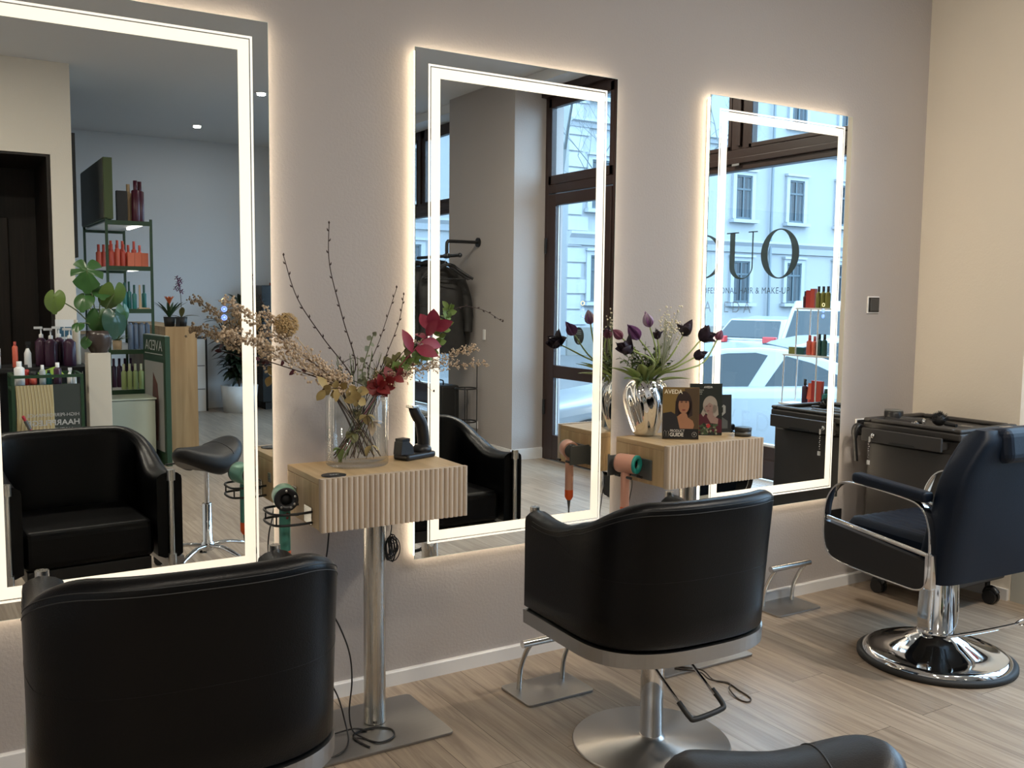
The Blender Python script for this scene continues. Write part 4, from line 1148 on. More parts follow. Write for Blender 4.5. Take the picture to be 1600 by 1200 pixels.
for k in range(95):
    tip = Vector((2.315+R.gauss(0, .032), -.225+R.gauss(0, .025), 1.40+R.gauss(0, .030)-.05*(k % 5 == 0)))
    mid = Vector((2.275, -.235, 1.27)).lerp(tip, .55)+Vector((R.uniform(-.01, .01), 0, 0))
    b.tube([Vector((2.272, -.235, 1.20)), mid, tip], [.0005, .0004, .0003], 3, None, False); g.ball(tip, R.uniform(.0030, .0050), 6)
b.build('stems', G('pale_green_stem', (.30, .33, .20), .6), t); g.build('blossoms', G('cream_blossom', (.80, .74, .56), .6), t)
t = thing('green_filler', 'small-leaved dark green foliage filling the silver vase mouth', 'foliage', (0, 0, 0), 0, 'flowers in the silver vase')
b = MB(); s = MB()
for k in range(60):
    a = R.uniform(0, 2*pi); e = R.uniform(.5, 1.3); d = Vector((cos(a)*cos(e), sin(a)*cos(e)*.7, sin(e))); L = R.uniform(.08, .19)
    s.tube([RT, RT+d*L], .0008, 4, None, False)
    for j in range(9):
        q = RT+d*L*(.25+.75*j/9); b.leaf(q, Vector((R.uniform(-1, 1), R.uniform(-1, 1), R.uniform(-.3, 1))), .025, .017, .3, n=3)
s.build('stems', M['stem_g'], t); b.build('leaves', G('filler_green', (.07, .10, .035), .6, var=.4, vscale=40), t)

# ================================================================== MAGAZINES AND POTS ON THE SECOND CABINET
def magazine(label, loc, rz, w, h, bgm, kind, tilt=radians(-3)):
    t = thing('magazine', label, 'magazine', loc, (tilt, 0, rz), 'brochures on the second cabinet')
    b = MB(); b.box(-w/2, w/2, 0, .012 if kind == 0 else .006, 0, h); b.build('pages', G('paper', (.72, .70, .66), .6), t)
    MB().box(-w/2-.0005, w/2+.0005, -.001, -.0001, 0, h+.0005).build('cover', bgm, t)
    bk = .012 if kind == 0 else .006
    MB().box(-w/2-.0005, w/2+.0005, bk+.0001, bk+.001, 0, h+.0005).build('back_cover', G('back_cover_green', (.015, .024, .014), .4), t)
    def lay(pts, m, k): return MB().prism([(x, z) for x, z in pts], -.0012-.00015*k, -.00105-.00015*k, axis='y'), m
    def ell(cx, cz, rx, rz_, n=28, a0=0, a1=360): return [(cx+rx*cos(radians(a0+(a1-a0)*k/n)), cz+rz_*sin(radians(a0+(a1-a0)*k/n))) for k in range(n if a1-a0 == 360 else n+1)]
    L = []
    if kind == 0:
        skin = G('print_skin_warm', (.34, .16, .085), .5); hair = G('print_hair_dark', (.022, .010, .008), .5); dress = G('print_dress', (.016, .014, .016), .5)
        L.append(([(-w/2, .0), (w/2, .0), (w/2, h*.20), (-w/2, h*.20)], G('print_black', (.010, .009, .009), .4), 0))
        L.append(([(w*.10, h*.98), (w/2, h), (w/2, h*.2), (w*.10, h*.2)], G('print_ochre_dark', (.075, .045, .02), .5), 0))
        L.append((ell(.012, h*.67, .034, h*.26), hair, 1)); L.append(([(-.022, h*.74), (-.024, h*.46), (-.004, h*.42), (.030, h*.42), (.048, h*.46), (.046, h*.74)], hair, 1))
        L.append(([(-.004, h*.20), (-.014, h*.44), (.002, h*.50), (.024, h*.50), (.030, h*.42), (.050, h*.36), (.056, h*.28), (.052, h*.20)], skin, 2))
        L.append(([(-w/2, h*.18), (-w/2, h*.50), (-.040, h*.53), (-.018, h*.47), (-.002, h*.18)], dress, 3))
        L.append(([(-.012, h*.19), (-.012, h*.205), (.058, h*.205), (.058, h*.19)], dress, 3))
        L.append((ell(.012, h*.655, .0225, h*.16), skin, 4)); L.append(([(-.013, h*.74), (.037, h*.74), (.034, h*.86), (-.008, h*.86)], hair, 5))
        dk = G('print_feature', (.08, .03, .02), .5)
        for sx in (-1, 1): L.append((ell(.012+sx*.0095, h*.715, .0048, h*.010, 14), dk, 6)); L.append((ell(.012+sx*.0095, h*.735, .006, h*.004, 10), hair, 6))
        L.append((ell(.012, h*.565, .0075, h*.014, 16), G('print_lips', (.20, .04, .035), .5), 6)); L.append(([(.010, h*.62), (.014, h*.62), (.0128, h*.70), (.0118, h*.70)], G('print_nose', (.30, .14, .07), .5), 5))
    elif kind == 1:
        skin = G('print_skin_pale', (.27, .17, .14), .5); hair = G('print_hair_blond', (.32, .27, .22), .5); red = G('print_wine', (.07, .008, .016), .5)
        L.append(([(-.056, h*.05), (-.056, h*.22), (-.040, h*.40), (-.02, h*.42), (.02, h*.38), (.045, h*.36), (w/2, h*.3), (w/2, h*.05)], red, 1))
        L.append((ell(.018, h*.58, .032, h*.185), hair, 2)); L.append(([(.030, h*.62), (.052, h*.56), (.055, h*.40), (.040, h*.34), (.028, h*.42)], hair, 2)); L.append(([(-.010, h*.55), (-.022, h*.42), (-.012, h*.36), (.0, h*.44)], hair, 2))
        L.append(([(.004, h*.36), (.008, h*.46), (.028, h*.48), (.034, h*.37), (.054, h*.32), (.052, h*.22), (.02, h*.24)], skin, 3))
        L.append((ell(.012, h*.545, .0185, h*.115), skin, 4)); L.append(([(-.008, h*.60), (.012, h*.68), (.036, h*.63), (.034, h*.58), (.014, h*.635), (-.002, h*.56)], hair, 5))
        for sx in (-1, 1): L.append((ell(.010+sx*.0078, h*.565, .004, h*.008, 12), G('print_feature', (.08, .03, .02), .5), 6))
        L.append((ell(.009, h*.475, .006, h*.010, 12), G('print_lips2', (.22, .07, .08), .5), 6))
        Rk = random.Random(3); gm = [G('print_leaf', (.05, .08, .035), .5), G('print_leaf_pale', (.22, .23, .15), .5), G('print_red', (.35, .03, .03), .5), G('print_leaf_dark', (.015, .025, .012), .5)]
        for j in range(46): L.append((ell(Rk.uniform(-.028, .052), Rk.uniform(h*.03, h*.22), Rk.uniform(.003, .008), Rk.uniform(.003, .007), 9), gm[Rk.choice([0, 1, 3, 3, 0, 1, 2 if j % 9 == 0 else 0])], 5+j % 3))
        for j in range(9): a = radians(100+j*20); L.append(([(-.05, h*.58), (-.05+.032*cos(a), h*.58+.045*sin(a)), (-.05+.028*cos(a+.25), h*.58+.04*sin(a+.25))], G('print_fern', (.03, .07, .02), .5), 2))
        L.append((ell(.010, h*.185, .009, .009, 16), G('print_red', (.35, .03, .03), .5), 9))
    else:
        g1 = G('print_grey', (.10, .10, .09), .5)
        L.append(([(-.008, h*.62), (.010, h*.74), (.020, h*.70), (.020, h*.52), (-.010, h*.36), (-.014, h*.40), (.008, h*.54), (.008, h*.68)], G('print_pale', (.32, .31, .27), .5), 2))
        L.append(([(-.02, h*.1), (.03, h*.1), (.03, h*.3), (.0, h*.42)], g1, 1)); L.append(([(-.02, h*.55), (-.005, h*.5), (.0, h*.42), (-.02, h*.42)], g1, 1))
    picture = MB()
    for pts, m, k in L:
        area = sum(pts[i][0]*pts[(i+1) % len(pts)][1]-pts[(i+1) % len(pts)][0]*pts[i][1] for i in range(len(pts)))
        if area < 0: pts = pts[::-1]
        picture.prism([(max(-w/2+.0005, min(w/2-.0005, a)), max(.001, min(h-.0005, c))) for a, c in pts], -.0012-.00012*k, -.0011, m, 'y')
    picture.build('cover_picture', None, t)
    R3 = (pi/2, 0, 0); wh = G('print_white', (.70, .68, .63), .5)
    if kind == 0:
        text('cover_title', 'AVEDA', .0245, (-w/2+.006, -.0030, h-.026), R3, G('print_cream', (.85, .76, .56), .5), t, .0002, 'LEFT', .95, off=.0004)
        text('cover_line', 'PRODUCT', .0150, (-w/2+.031, -.0026, .030), R3, wh, t, .0001, 'LEFT', .86)
        text('cover_line', 'GUIDE', .0210, (-w/2+.030, -.0026, .012), R3, wh, t, .0001, 'LEFT', .93, off=.0004)
        text('cover_badge', 'V', .012, (w/2-.018, -.0026, .0165), R3, wh, t, .0001)
        b = MB(); b.lathe([(.0095, 0), (.0102, 0), (.0102, .0003), (.0095, .0003), (.0095, 0)], (w/2-.018, -.0026, .0205), 28, axis='y', caps=False); b.build('badge_ring', wh, t)
        for dx in (0, .011):
            b = MB(); q = [(-.004, .0, -.0), (.004, 0, 0), (.0045, 0, .019), (.0, 0, .024), (-.0045, 0, .019)]
            b.tube([(-w/2+.010+dx+p[0], -.0026, .012+p[2]) for p in q], .0004, 4, closed=True); b.build('bottle_icon', wh, t)
    elif kind == 1:
        text('cover_title', 'AVEDA', .0125, (.008, -.0030, h-.0185), R3, wh, t, .0002, 'CENTER', .95, off=.0002)
        for j, s_ in enumerate(['SCHENKE', 'ZAUBER', 'NATUR']):
            text('cover_line', s_, .0085, (-.046, -.0022, h-.030-j*.0085), R3, G('print_dim', (.36, .37, .33), .5), t, .0001, 'LEFT', .95)
    return t
magazine('product guide brochure with a dark-haired woman on its gold cover, front of the second cabinet', (2.326, -.296, TOP+.001), radians(-34), .150, .216, G('print_gold', (.20, .125, .035), .5), 0)
magazine('dark brochure with a blond woman holding flowers on its cover, behind the product guide', (2.500, -.262, TOP+.001), radians(-26), .140, .222, G('print_dark_green', (.012, .015, .010), .5), 1)
magazine('small black brochure card half hidden behind the dark brochure', (2.628, -.222, TOP+.001), radians(-20), .095, .165, G('print_dark', (.018, .018, .016), .5), 2)
t = thing('cream_jar', 'flat black cream jar at the right end of the second cabinet', 'jar', (2.637, -.345, TOP+.0005))
b = MB(); b.lathe([(0, 0), (.034, 0), (.035, .002), (.035, .022), (0, .022)], n=40); b.build('jar', M['plastic'], t)
b = MB(); b.lathe([(0, .0225), (.0355, .0225), (.0360, .024), (.0360, .036), (.034, .038), (0, .038)], n=40); b.build('lid', G('lid_dark', (.03, .03, .028), .3), t)
b = MB(); b.lathe([(.0352, .006), (.0354, .006), (.0354, .017), (.0352, .017)], n=40, caps=False); b.build('label_band', G('jar_label', (.10, .10, .09), .5), t)

# ================================================================== PRODUCT SHELF AT THE SHOP WINDOW
t = thing('display_shelf', 'narrow white metal display shelf standing in the shop window', 'shelf', (4.43, -.95, .267))
b = MB()
SHZ = (.84, 1.155, 1.452)
for (y0, y1, z) in ((-.19, .13, .84), (-.17, .14, 1.155), (-.075, .14, 1.452)):
    q = MB(); q.box(-.07, .07, y0, y1, z-.267-.010, z-.267); q.build('shelf_board', M['white'], t)
for (ya, za, yb, zb) in ((-.185, 0, -.160, .888), (.10, 0, .10, 1.185), (-.07, .89, -.065, 1.185)):
    for x in (-.062, .062):
        q = MB(); q.tube([(x, ya, za+.001), (x, yb, zb)], .0045, 8); q.build('post', M['white'], t)
def bottle(name, label, loc, h, r, body, cap, group, caph=.25, kind='b', cat='bottle', rz=0):
    t = thing(name, label, cat, loc, rz, group)
    b = MB()
    if kind == 'b':
        b.lathe([(0, 0), (r*.96, 0), (r, .004), (r, h*(1-caph)-.012), (r*.55, h*(1-caph)), (0, h*(1-caph))], n=18); b.build('bottle', body, t)
        b = MB(); b.lathe([(r*.5, h*(1-caph)), (r*.5, h), (0, h)], n=14); b.build('cap', cap, t)
    elif kind == 'pump':
        b.lathe([(0, 0), (r*.96, 0), (r, .005), (r, h*.62), (r*.35, h*.72), (0, h*.72)], n=18); b.build('bottle', body, t)
        b = MB(); b.lathe([(r*.36, h*.72), (r*.36, h*.80), (r*.12, h*.82), (r*.12, h*.95), (0, h*.95)], n=12); b.box(-r*.25, r*1.1, -r*.22, r*.22, h*.94, h); b.build('pump', cap, t)
    elif kind == 'spray':
        b.lathe([(0, 0), (r*.96, 0), (r, .005), (r*.95, h*.55), (r*.35, h*.75), (0, h*.75)], n=18); b.build('bottle', body, t)
        b = MB(); b.box(-r*.9, r*.5, -r*.3, r*.3, h*.86, h); b.cyl((0, 0, h*.74), (0, 0, h*.88), r*.38, n=12); b.box(-r*.75, -r*.45, -r*.15, r*.15, h*.72, h*.88); b.build('trigger', cap, t)
    elif kind == 'tube':
        b.add([(-r, -.012, h), (r, -.012, h), (r, -.008, h), (-r, -.008, h), (-r*.8, -r*.6, h*caph), (r*.8, -r*.6, h*caph), (r*.8, r*.5, h*caph), (-r*.8, r*.5, h*caph)], [(0, 1, 2, 3), (4, 7, 6, 5), (0, 4, 5, 1), (1, 5, 6, 2), (2, 6, 7, 3), (3, 7, 4, 0)]); b.build('tube', body, t)
        b = MB(); b.lathe([(0, 0), (r*.6, 0), (r*.6, h*caph), (0, h*caph)], n=14); b.build('cap', cap, t)
    elif kind == 'box':
        b.box(-r, r, -r*.7, r*.7, 0, h); b.build('carton', body, t)
        b = MB(); b.box(-r*.7, r*.7, -r*.7-.0006, -r*.7, h*.35, h*.75); b.build('print', cap, t)
    elif kind == 'jar':
        b.lathe([(0, 0), (r, 0), (r, h*.6), (0, h*.6)], n=20); b.build('jar', body, t)
        b = MB(); b.lathe([(0, h*.61), (r*1.03, h*.61), (r*1.03, h), (0, h)], n=20); b.build('lid', cap, t)
    return t
coral = G('coral_plastic', (.60, .12, .07), .4); coral_d = G('coral_dark', (.42, .06, .04), .4); redp = G('red_plastic', (.36, .03, .025), .4)
dgreen = G('deep_green_plastic', (.01, .06, .05), .4); tealp = G('teal_bottle', (.015, .14, .13), .35); olivep = G('olive_gold_plastic', (.16, .16, .03), .4)
maroonp = G('maroon_plastic', (.06, .008, .02), .35); limep = G('pale_green_plastic', (.26, .33, .13), .4); plump = G('plum_plastic', (.045, .015, .035), .3)
slate = G('slate_blue_plastic', (.10, .14, .21), .4); cartonc = G('carton_coral', (.62, .16, .09), .6); cartonk = G('carton_kraft', (.48, .35, .22), .7)
GW = 'bottles on the window display shelf'
for i, (y, h, r, k, c, cp) in enumerate([(-1.012, .105, .013, 'b', maroonp, M['black']), (-.98, .11, .017, 'box', redp, coral), (-.945, .12, .017, 'box', coral_d, redp), (-.905, .135, .017, 'b', olivep, M['black']), (-.868, .135, .017, 'b', olivep, M['black']), (-.832, .135, .017, 'b', olivep, M['black'])]):
    bottle('product_bottle' if k == 'b' else 'product_carton', '%s on the top window shelf board, %s' % (['maroon bottle', 'red carton', 'dark coral carton', 'olive bottle with black cap', 'olive bottle with black cap', 'olive bottle with black cap'][i], place(i, 6)), (4.43, y, 1.4525), h, r, c, cp, GW, kind=k, cat='bottle' if k == 'b' else 'carton', rz=pi/2)
for i, (y, h, r, k, c, cp, nm) in enumerate([(-1.085, .045, .030, 'box', olivep, redp, 'low olive and red carton'), (-1.02, .045, .030, 'box', dgreen, tealp, 'low dark green carton'), (-.962, .125, .020, 'b', coral, coral_d, 'coral bottle'), (-.922, .12, .018, 'b', coral, coral_d, 'coral bottle'), (-.885, .135, .018, 'b', dgreen, M['black'], 'dark green bottle'), (-.845, .135, .018, 'b', dgreen, M['black'], 'dark green bottle')]):
    bottle('product_carton' if k == 'box' else 'product_bottle', '%s on the middle board of the window shelf, %s' % (nm, place(i, 6)), (4.43, y, 1.1555), h, r, c, cp, GW, kind=k, cat='carton' if k == 'box' else 'bottle', rz=pi/2)
for i, (y, h, r, k, c, cp, nm) in enumerate([(-.985, .16, .020, 'b', plump, M['black'], 'black-plum bottle'), (-.945, .135, .022, 'tube', coral, coral_d, 'coral tube'), (-.905, .155, .020, 'box', redp, coral, 'red carton'), (-.865, .155, .018, 'box', coral_d, redp, 'coral carton'), (-.875+.055, .11, .022, 'b', tealp, dgreen, 'teal bottle')]):
    bottle('product_bottle' if k in ('b', 'tube') else 'product_carton', '%s on the lowest board of the window shelf, %s' % (nm, place(i, 5)), (4.43, y, .8405), h, r, c, cp, GW, kind=k, cat='bottle' if k != 'box' else 'carton', rz=pi/2)

# ================================================================== COAT RAIL, COATS, UMBRELLA STAND
t = thing('coat_rail', 'black iron pipe coat rail fixed to the wall beside the door', 'coat rail', (4.22, -4.85, 2.02))
b = MB(); b.cyl((-.016, 0, 0), (-.001, 0, 0), .045, n=28); b.build('flange', M['plastic'], t)
b = MB(); b.tube(cr([(-.01, 0, 0), (-.30, 0, 0), (-.335, 0, -.005), (-.345, 0, -.035), (-.345, 0, -.13)], 4), .016, 12); b.build('pipe', M['plastic'], t)
b = MB(); b.cyl((-.345, -.62, -.14), (-.345, .26, -.14), .015, n=14); b.cyl((-.345, -.04, -.14), (-.345, .04, -.14), .022, n=14); b.ball((-.345, .26, -.14), .022, 10); b.build('rail', M['plastic'], t)
RX, RZ = 4.22-.345, 2.02-.14
def hanger(y, rz, label):
    t = thing('coat_hanger', label, 'hanger', (RX, y, RZ), rz, 'hangers on the coat rail')
    b = MB(); b.tube(cr([(-.018, 0, -.01), (-.016, 0, .014), (.004, 0, .024), (.020, 0, .010), (.012, 0, -.018), (0, 0, -.05), (0, 0, -.075)], 5), .002, 6); b.build('hook', M['chrome'], t)
    b = MB(); b.tube(cr([(-.225, 0, -.215), (-.20, 0, -.195), (-.10, 0, -.135), (-.03, 0, -.085), (.03, 0, -.085), (.10, 0, -.135), (.20, 0, -.195), (.225, 0, -.215)], 4), [.008]+[.013]*27+[.008], 10, flat=1.3) if False else b.tube(cr([(-.225, 0, -.215), (-.10, 0, -.135), (-.03, 0, -.085), (.03, 0, -.085), (.10, 0, -.135), (.225, 0, -.215)], 4), .013, 10)
    b.tube([(-.20, 0, -.215), (.20, 0, -.215)], .006, 8); b.build('shoulder_bar', M['plastic'], t)
    return t
hanger(-4.80, radians(28), 'empty black hanger, nearest the end of the coat rail')
hanger(-4.88, radians(20), 'empty black hanger next to the hanging coats')
def coat(y, rz, L, m, label, wide=1.0, patch=None):
    t = thing('coat', label, 'coat', (RX, y, RZ), rz, 'coats on the rail')
    b = MB(); R = random.Random(int(abs(y)*100)); ph = [R.uniform(0, 6) for _ in range(4)]
    def f(u, v):
        a = 2*pi*u; w = .08+.16*min(1, v*5.5)**.6+.05*v
        if v < .04: w = .06
        z = -.085-L*v
        d = .045+.075*min(1, v*3)
        fold = 1+.10*sin(a*5+ph[0])*v+.06*sin(a*9+ph[1]+v*4)
        return Vector((w*wide*cos(a)*fold, d*sin(a)*fold, z))
    b.grid(f, 40, 22, closed_u=True); b.build('body', m, t)
    for s in (-1, 1):
        q = MB(); q.tube(cr([(s*.19*wide, 0, -.16), (s*.26*wide, .01, -.36), (s*.285*wide, .02, -.58), (s*.28*wide, .03, -.72)], 5), [.055]*6+[.058]*5+[.050]*5, 12); q.build('sleeve', m, t)
    q = MB(); q.tube(cr([(-.07, -.03, -.07), (0, -.055, -.045), (.07, -.03, -.07), (.05, .04, -.06), (-.05, .04, -.06)], 4, True), .022, 8, closed=True); q.build('collar', m, t)
    return t
coatm = G('black_coat_cloth', (.008, .008, .009), .8, bump=.5, bscale=20); coatn = G('patterned_dark_coat', (.016, .015, .014), .6, bump=.8, bscale=14, var=.9, vscale=16)
coat(-5.02, radians(14), .84, coatn, 'dark shiny patterned coat, nearest of the coats on the rail')
coat(-5.22, radians(4), .80, coatm, 'matte black coat in the middle of the hanging coats')
coat(-5.42, radians(-6), .76, coatm, 'black coat at the window end of the rail', 1.05)
t = thing('umbrella_stand', 'thin black wire umbrella stand against the wall below the coats', 'umbrella stand', (4.08, -4.83, 0))
for z in (.62, .30, .02):
    q = MB(); q.tube([(.105*cos(2*pi*k/28), .105*sin(2*pi*k/28), z) for k in range(28)], .007, 8, closed=True); q.build('ring', M['plastic'], t)
for k in range(4):
    a = k*pi/2+.4; q = MB(); q.cyl((.105*cos(a), .105*sin(a), .01), (.105*cos(a), .105*sin(a), .62 if k else .86), .005, n=8)
    if k == 0: q.ball((.105*cos(a), .105*sin(a), .865), .010, 8)
    q.build('rod', M['plastic'], t)
t = thing('black_case', 'tall black case standing in the corner left of the umbrella stand', 'case', (3.98, -5.10, 0))
MB().box(-.10, .10, -.18, .14, .0, .64).build('body', M['black'], t, bevel=.02)
MB().tube(cr([(-.03, -.06, .64), (-.03, -.06, .68), (-.03, .04, .68), (-.03, .04, .64)], 3), .007, 8).build('handle', M['plastic'], t)
t = thing('wall_socket', 'white double socket low on the coat wall', 'socket', (4.22, -4.91, .255))
b = MB(); b.box(-.010, -.0005, -.075, .075, -.038, .038); b.build('frame', M['white'], t, bevel=.003)
for y in (-.036, .036):
    b = MB(); b.lathe([(.0, -.0105), (.024, -.0105), (.027, -.0125), (.024, -.013), (.0, -.0112)], (0, y, 0), 22, axis='x', caps=False); b.build('socket_ring', M['white'], t)
t = thing('wall_switch', 'small white intercom plate on the coat wall beside the last coat', 'switch', (4.22, -4.72, 1.14))
MB().box(-.012, -.0005, -.02, .02, -.05, .05).build('plate', M['white'], t, bevel=.003)

# ================================================================== RETAIL CORNER (behind the camera, seen in the big mirror)
GX0, GX1, GYF, GYB = 1.06, 1.46, -6.02, -7.42
LEV = [2.148, 1.742, 1.356, .985, .618]
t = thing('product_gondola', 'tall dark green metal product rack with lit shelves and an olive end board', 'shelf', (GX0, GYF, 0))
w, d = GX1-GX0, GYB-GYF
for x in (0, w-.022):
    for y in (d, -.024):
        MB().box(x, x+.022, y, y+.024, 0, 2.17).build('post', M['green'], t)
for z in LEV:
    b = MB(); b.box(.001, w-.001, d+.02, -.02, z-.045, z-.030) if False else b.box(.0225, w-.0225, d+.025, -.025, z-.012, z)
    s_ = b.build('shelf_board', M['white'], t)
    b = MB(); b.box(.022, w-.022, -.022, 0, z-.038, z+.002); b.box(.022, w-.022, d, d+.022, z-.038, z+.002); b.build('shelf_edge', M['green'], t)
for z in LEV[:2]:
    b = MB(); b.box(w-.085, w-.055, -.80, -.04, z-.030, z-.016); b.build('shelf_light', M.get('shelf_led') or M.setdefault('shelf_led', emit('shelf_light_tube', (1, .95, .85), 5)), t)
b = MB(); b.box(-.004, .070, d, .0, 2.16, 2.70); b.build('end_board', M['green_l'], t)
b = MB(); b.box(-.010, -.005, d+.01, -.01, 2.17, 2.69); b.build('end_board_face', M['grey_board'], t)
GR = 'bottles on the green product rack'
for i, (x, h, r, c, k, nm) in enumerate([(1.215, .27, .045, M['black'], 'box', 'dark green-black carton'), (1.285, .34, .033, cartonk, 'b', 'pale gold bottle'), (1.335, .37, .036, maroonp, 'b', 'maroon bottle with red label'), (1.385, .37, .036, maroonp, 'b', 'dark maroon bottle')]):
    bottle('product_bottle' if k == 'b' else 'product_carton', '%s on top of the green rack, %s' % (nm, place(i, 4)), (x, -6.10-.07*(i % 2), LEV[0]+.001), h, r, c, c if k == 'b' else M['green'], GR, caph=.22, kind=k, cat='bottle' if k == 'b' else 'carton')
k2 = 0
for j, yy in enumerate((-6.14, -6.24)):
    for i, x in enumerate((1.125, 1.175, 1.225, 1.275, 1.325, 1.375)):
        if j == 0 and i > 2: continue
        bottle('coral_bottle', 'coral bottle in the %s row of the coral shelf, %s' % (['front', 'rear'][j], place(i, [3, 6][j])), (x+.01*j, yy, LEV[1]+.001), .20+.035*((i+j) % 2), .023, coral if i % 2 else coral_d, coral_d, GR, caph=.3)
for i, x in enumerate((1.105, 1.15, 1.195)):
    bottle('coral_bottle', 'coral bottle far back at the left of the coral shelf, %s' % place(i, 3), (x, -6.75, LEV[1]+.001), .22, .026, coral_d if i else coral, coral_d, GR, caph=.3)
for i, x in enumerate((1.285, 1.345, 1.405)):
    bottle('coral_carton', 'coral square carton at the right of the coral shelf, %s' % place(i, 3), (x, -6.12, LEV[1]+.001), .125, .029, cartonc, coral, GR, kind='box', cat='carton')
for i, (x, h) in enumerate([(1.225, .24), (1.268, .25), (1.308, .22), (1.398, .21)]):
    bottle('teal_bottle', 'teal bottle with pointed cap on the third shelf, %s' % place(i, 4), (x, -6.12-.03*(i % 2), LEV[2]+.001+(.012 if i == 3 else 0)), h, .021, tealp, dgreen, GR, caph=.35)
t = thing('kraft_stand', 'pale card display stand holding the rightmost teal bottle', 'display', (1.385, -6.13, LEV[2]+.0005)); b = MB(); b.box(-.045, .05, -.03, .05, 0, .011); b.build('base', cartonk, t); b = MB(); b.prism([(-.045, .012), (-.02, .012), (-.03, .22), (-.042, .22)], .03, .05, axis='y'); b.build('back_card', cartonk, t)
for i, x in enumerate((1.265, 1.315, 1.365, 1.412)):
    bottle('slate_tube', 'slate blue tube on the fourth shelf, %s' % place(i, 4), (x, -6.11-.02*(i % 2), LEV[3]+.001), .245, .026, slate, slate, GR, caph=.04, kind='b', cat='tube')
for i, x in enumerate((1.175, 1.225, 1.275, 1.325, 1.375)):
    bottle('pale_green_bottle', 'pale green bottle in the front row of the lowest rack shelf, %s' % place(i, 5), (x+.02, -6.09, LEV[4]+.001), .235, .0235, limep, G('cream_green_cap', (.42, .44, .28), .4), GR, caph=.27)
for i, x in enumerate((1.15, 1.20, 1.25, 1.30)):
    bottle('plum_bottle', 'dark plum bottle behind the pale green ones, %s' % place(i, 4), (x, -6.35, LEV[4]+.001), .27, .024, plump, plump, GR)
# small plant and pot on the rack
def pot_plant(name, label, loc, leaves, potm, r0, r1, hp):
    t = thing(name, label, 'plant', loc)
    b = MB(); b.lathe([(0, 0), (r0, 0), (r1, hp), (r1-.006, hp), (r0-.004, .012)], n=28, caps=False); b.build('pot', potm, t); return t
t = pot_plant('potted_plant', 'small fine-leaved green plant in a kraft pot on the green rack', (1.150, -6.12, LEV[3]+.001), None, cartonk, .036, .042, .085)
b = MB(); R = random.Random(9)
for k in range(90):
    a = R.uniform(0, 2*pi); e = R.uniform(.4, 1.5); b.leaf((0, 0, .08), (cos(a)*cos(e), sin(a)*cos(e), sin(e)), R.uniform(.07, .15), .010, .35, n=4)
b.build('leaves', M['leaf_g'], t)
# plinth with monstera
t = thing('plinth', 'slim cream square plinth carrying the monstera', 'plinth', (.79, -4.76, 0))
MB().box(-.082, .082, -.09, .07, 0, 1.040).build('column', M['cream'], t, bevel=.004)
t = pot_plant('monstera', 'monstera with split leaves in a brown ribbed glass pot on the plinth', (.800, -4.76, 1.0405), None, G('brown_glazed_pot', (.055, .040, .034), .25), .055, .090, .165)
b = MB(); b.lathe([(.060, .0), (.088, .05), (.096, .12), (.090, .170), (.084, .170)], n=32, twist=lambda a, v: 1+.02*sin(a*20)); b.build('outer_pot', G('brown_glazed_pot', (.055, .040, .034), .25), t)
mon = G('monstera_leaf', (.035, .10, .025), .3, var=.3, vscale=10); mon2 = G('monstera_leaf_light', (.10, .16, .03), .35, var=.25, vscale=10)
def monleaf(base, tip, size, face, m, slits=True, seed=0):
    """heart shaped leaf with side slits; tip = leaf centre, face = normal"""
    st = MB(); c = Vector(tip); st.tube(cr([base, Vector(base).lerp(c, .5)+Vector((0, 0, .04)), c], 5), .0045, 6); st.build('stalk', M['stem_g'], t)
    nrm = Vector(face).normalized(); dn = Vector((0, 0, -1)); d = (dn-nrm*dn.dot(nrm)).normalized(); s = nrm.cross(d)
    b = MB(); n = 44; rim = []
    for k in range(n):
        a = 2*pi*k/n-pi; r = size*(.62+.38*abs(cos(a/2))**.8); 
        if abs(abs(a)-pi) < .35: r *= .35+.65*(abs(abs(a)-pi)/.35)
        if slits and .45 < abs(a) < 2.4 and k % 5 in (0,): r *= .45
        if abs(a) < .15: r *= 1.12
        x = r*sin(a)*.85; y = r*cos(a)
        rim.append(c+s*x+d*y+nrm*(-.35*(x*x+y*y)/size))
    mid = [c+(p-c)*.35+nrm*.004 for p in rim]
    vs = [c]+mid+rim; fs = [(0, 1+k, 1+(k+1) % n) for k in range(n)]+[(1+k, 1+n+k, 1+n+(k+1) % n, 1+(k+1) % n) for k in range(n)]
    b.add(vs, fs, None, True); b.build('leaf', m, t)
for k, (x, y, z, sz, f, m, sl) in enumerate([(-.075, .02, .63, .150, (-.2, 1, .35), mon, True), (.115, .02, .45, .140, (.2, .7, -.3), mon2, False), (-.31, .03, .42, .105, (-.5, .8, .3), mon2, False), (.12, .06, .26, .135, (.4, .9, .2), G('monstera_leaf_blue', (.03, .075, .05), .2), False), (.0, .05, .27, .115, (-.1, 1, .1), mon, False), (-.10, .02, .42, .10, (-.3, .6, .6), mon, False), (-.15, .05, .22, .06, (-.2, .5, .8), mon, False), (.03, -.02, .50, .10, (0, .5, .8), mon, False), (-.10, .05, .10, .06, (-.5, .7, .5), mon, False), (.19, .0, .32, .09, (.6, .8, .1), mon, False)]):
    monleaf((0, 0, .15), (x, y, z), sz, f, m, sl, k)
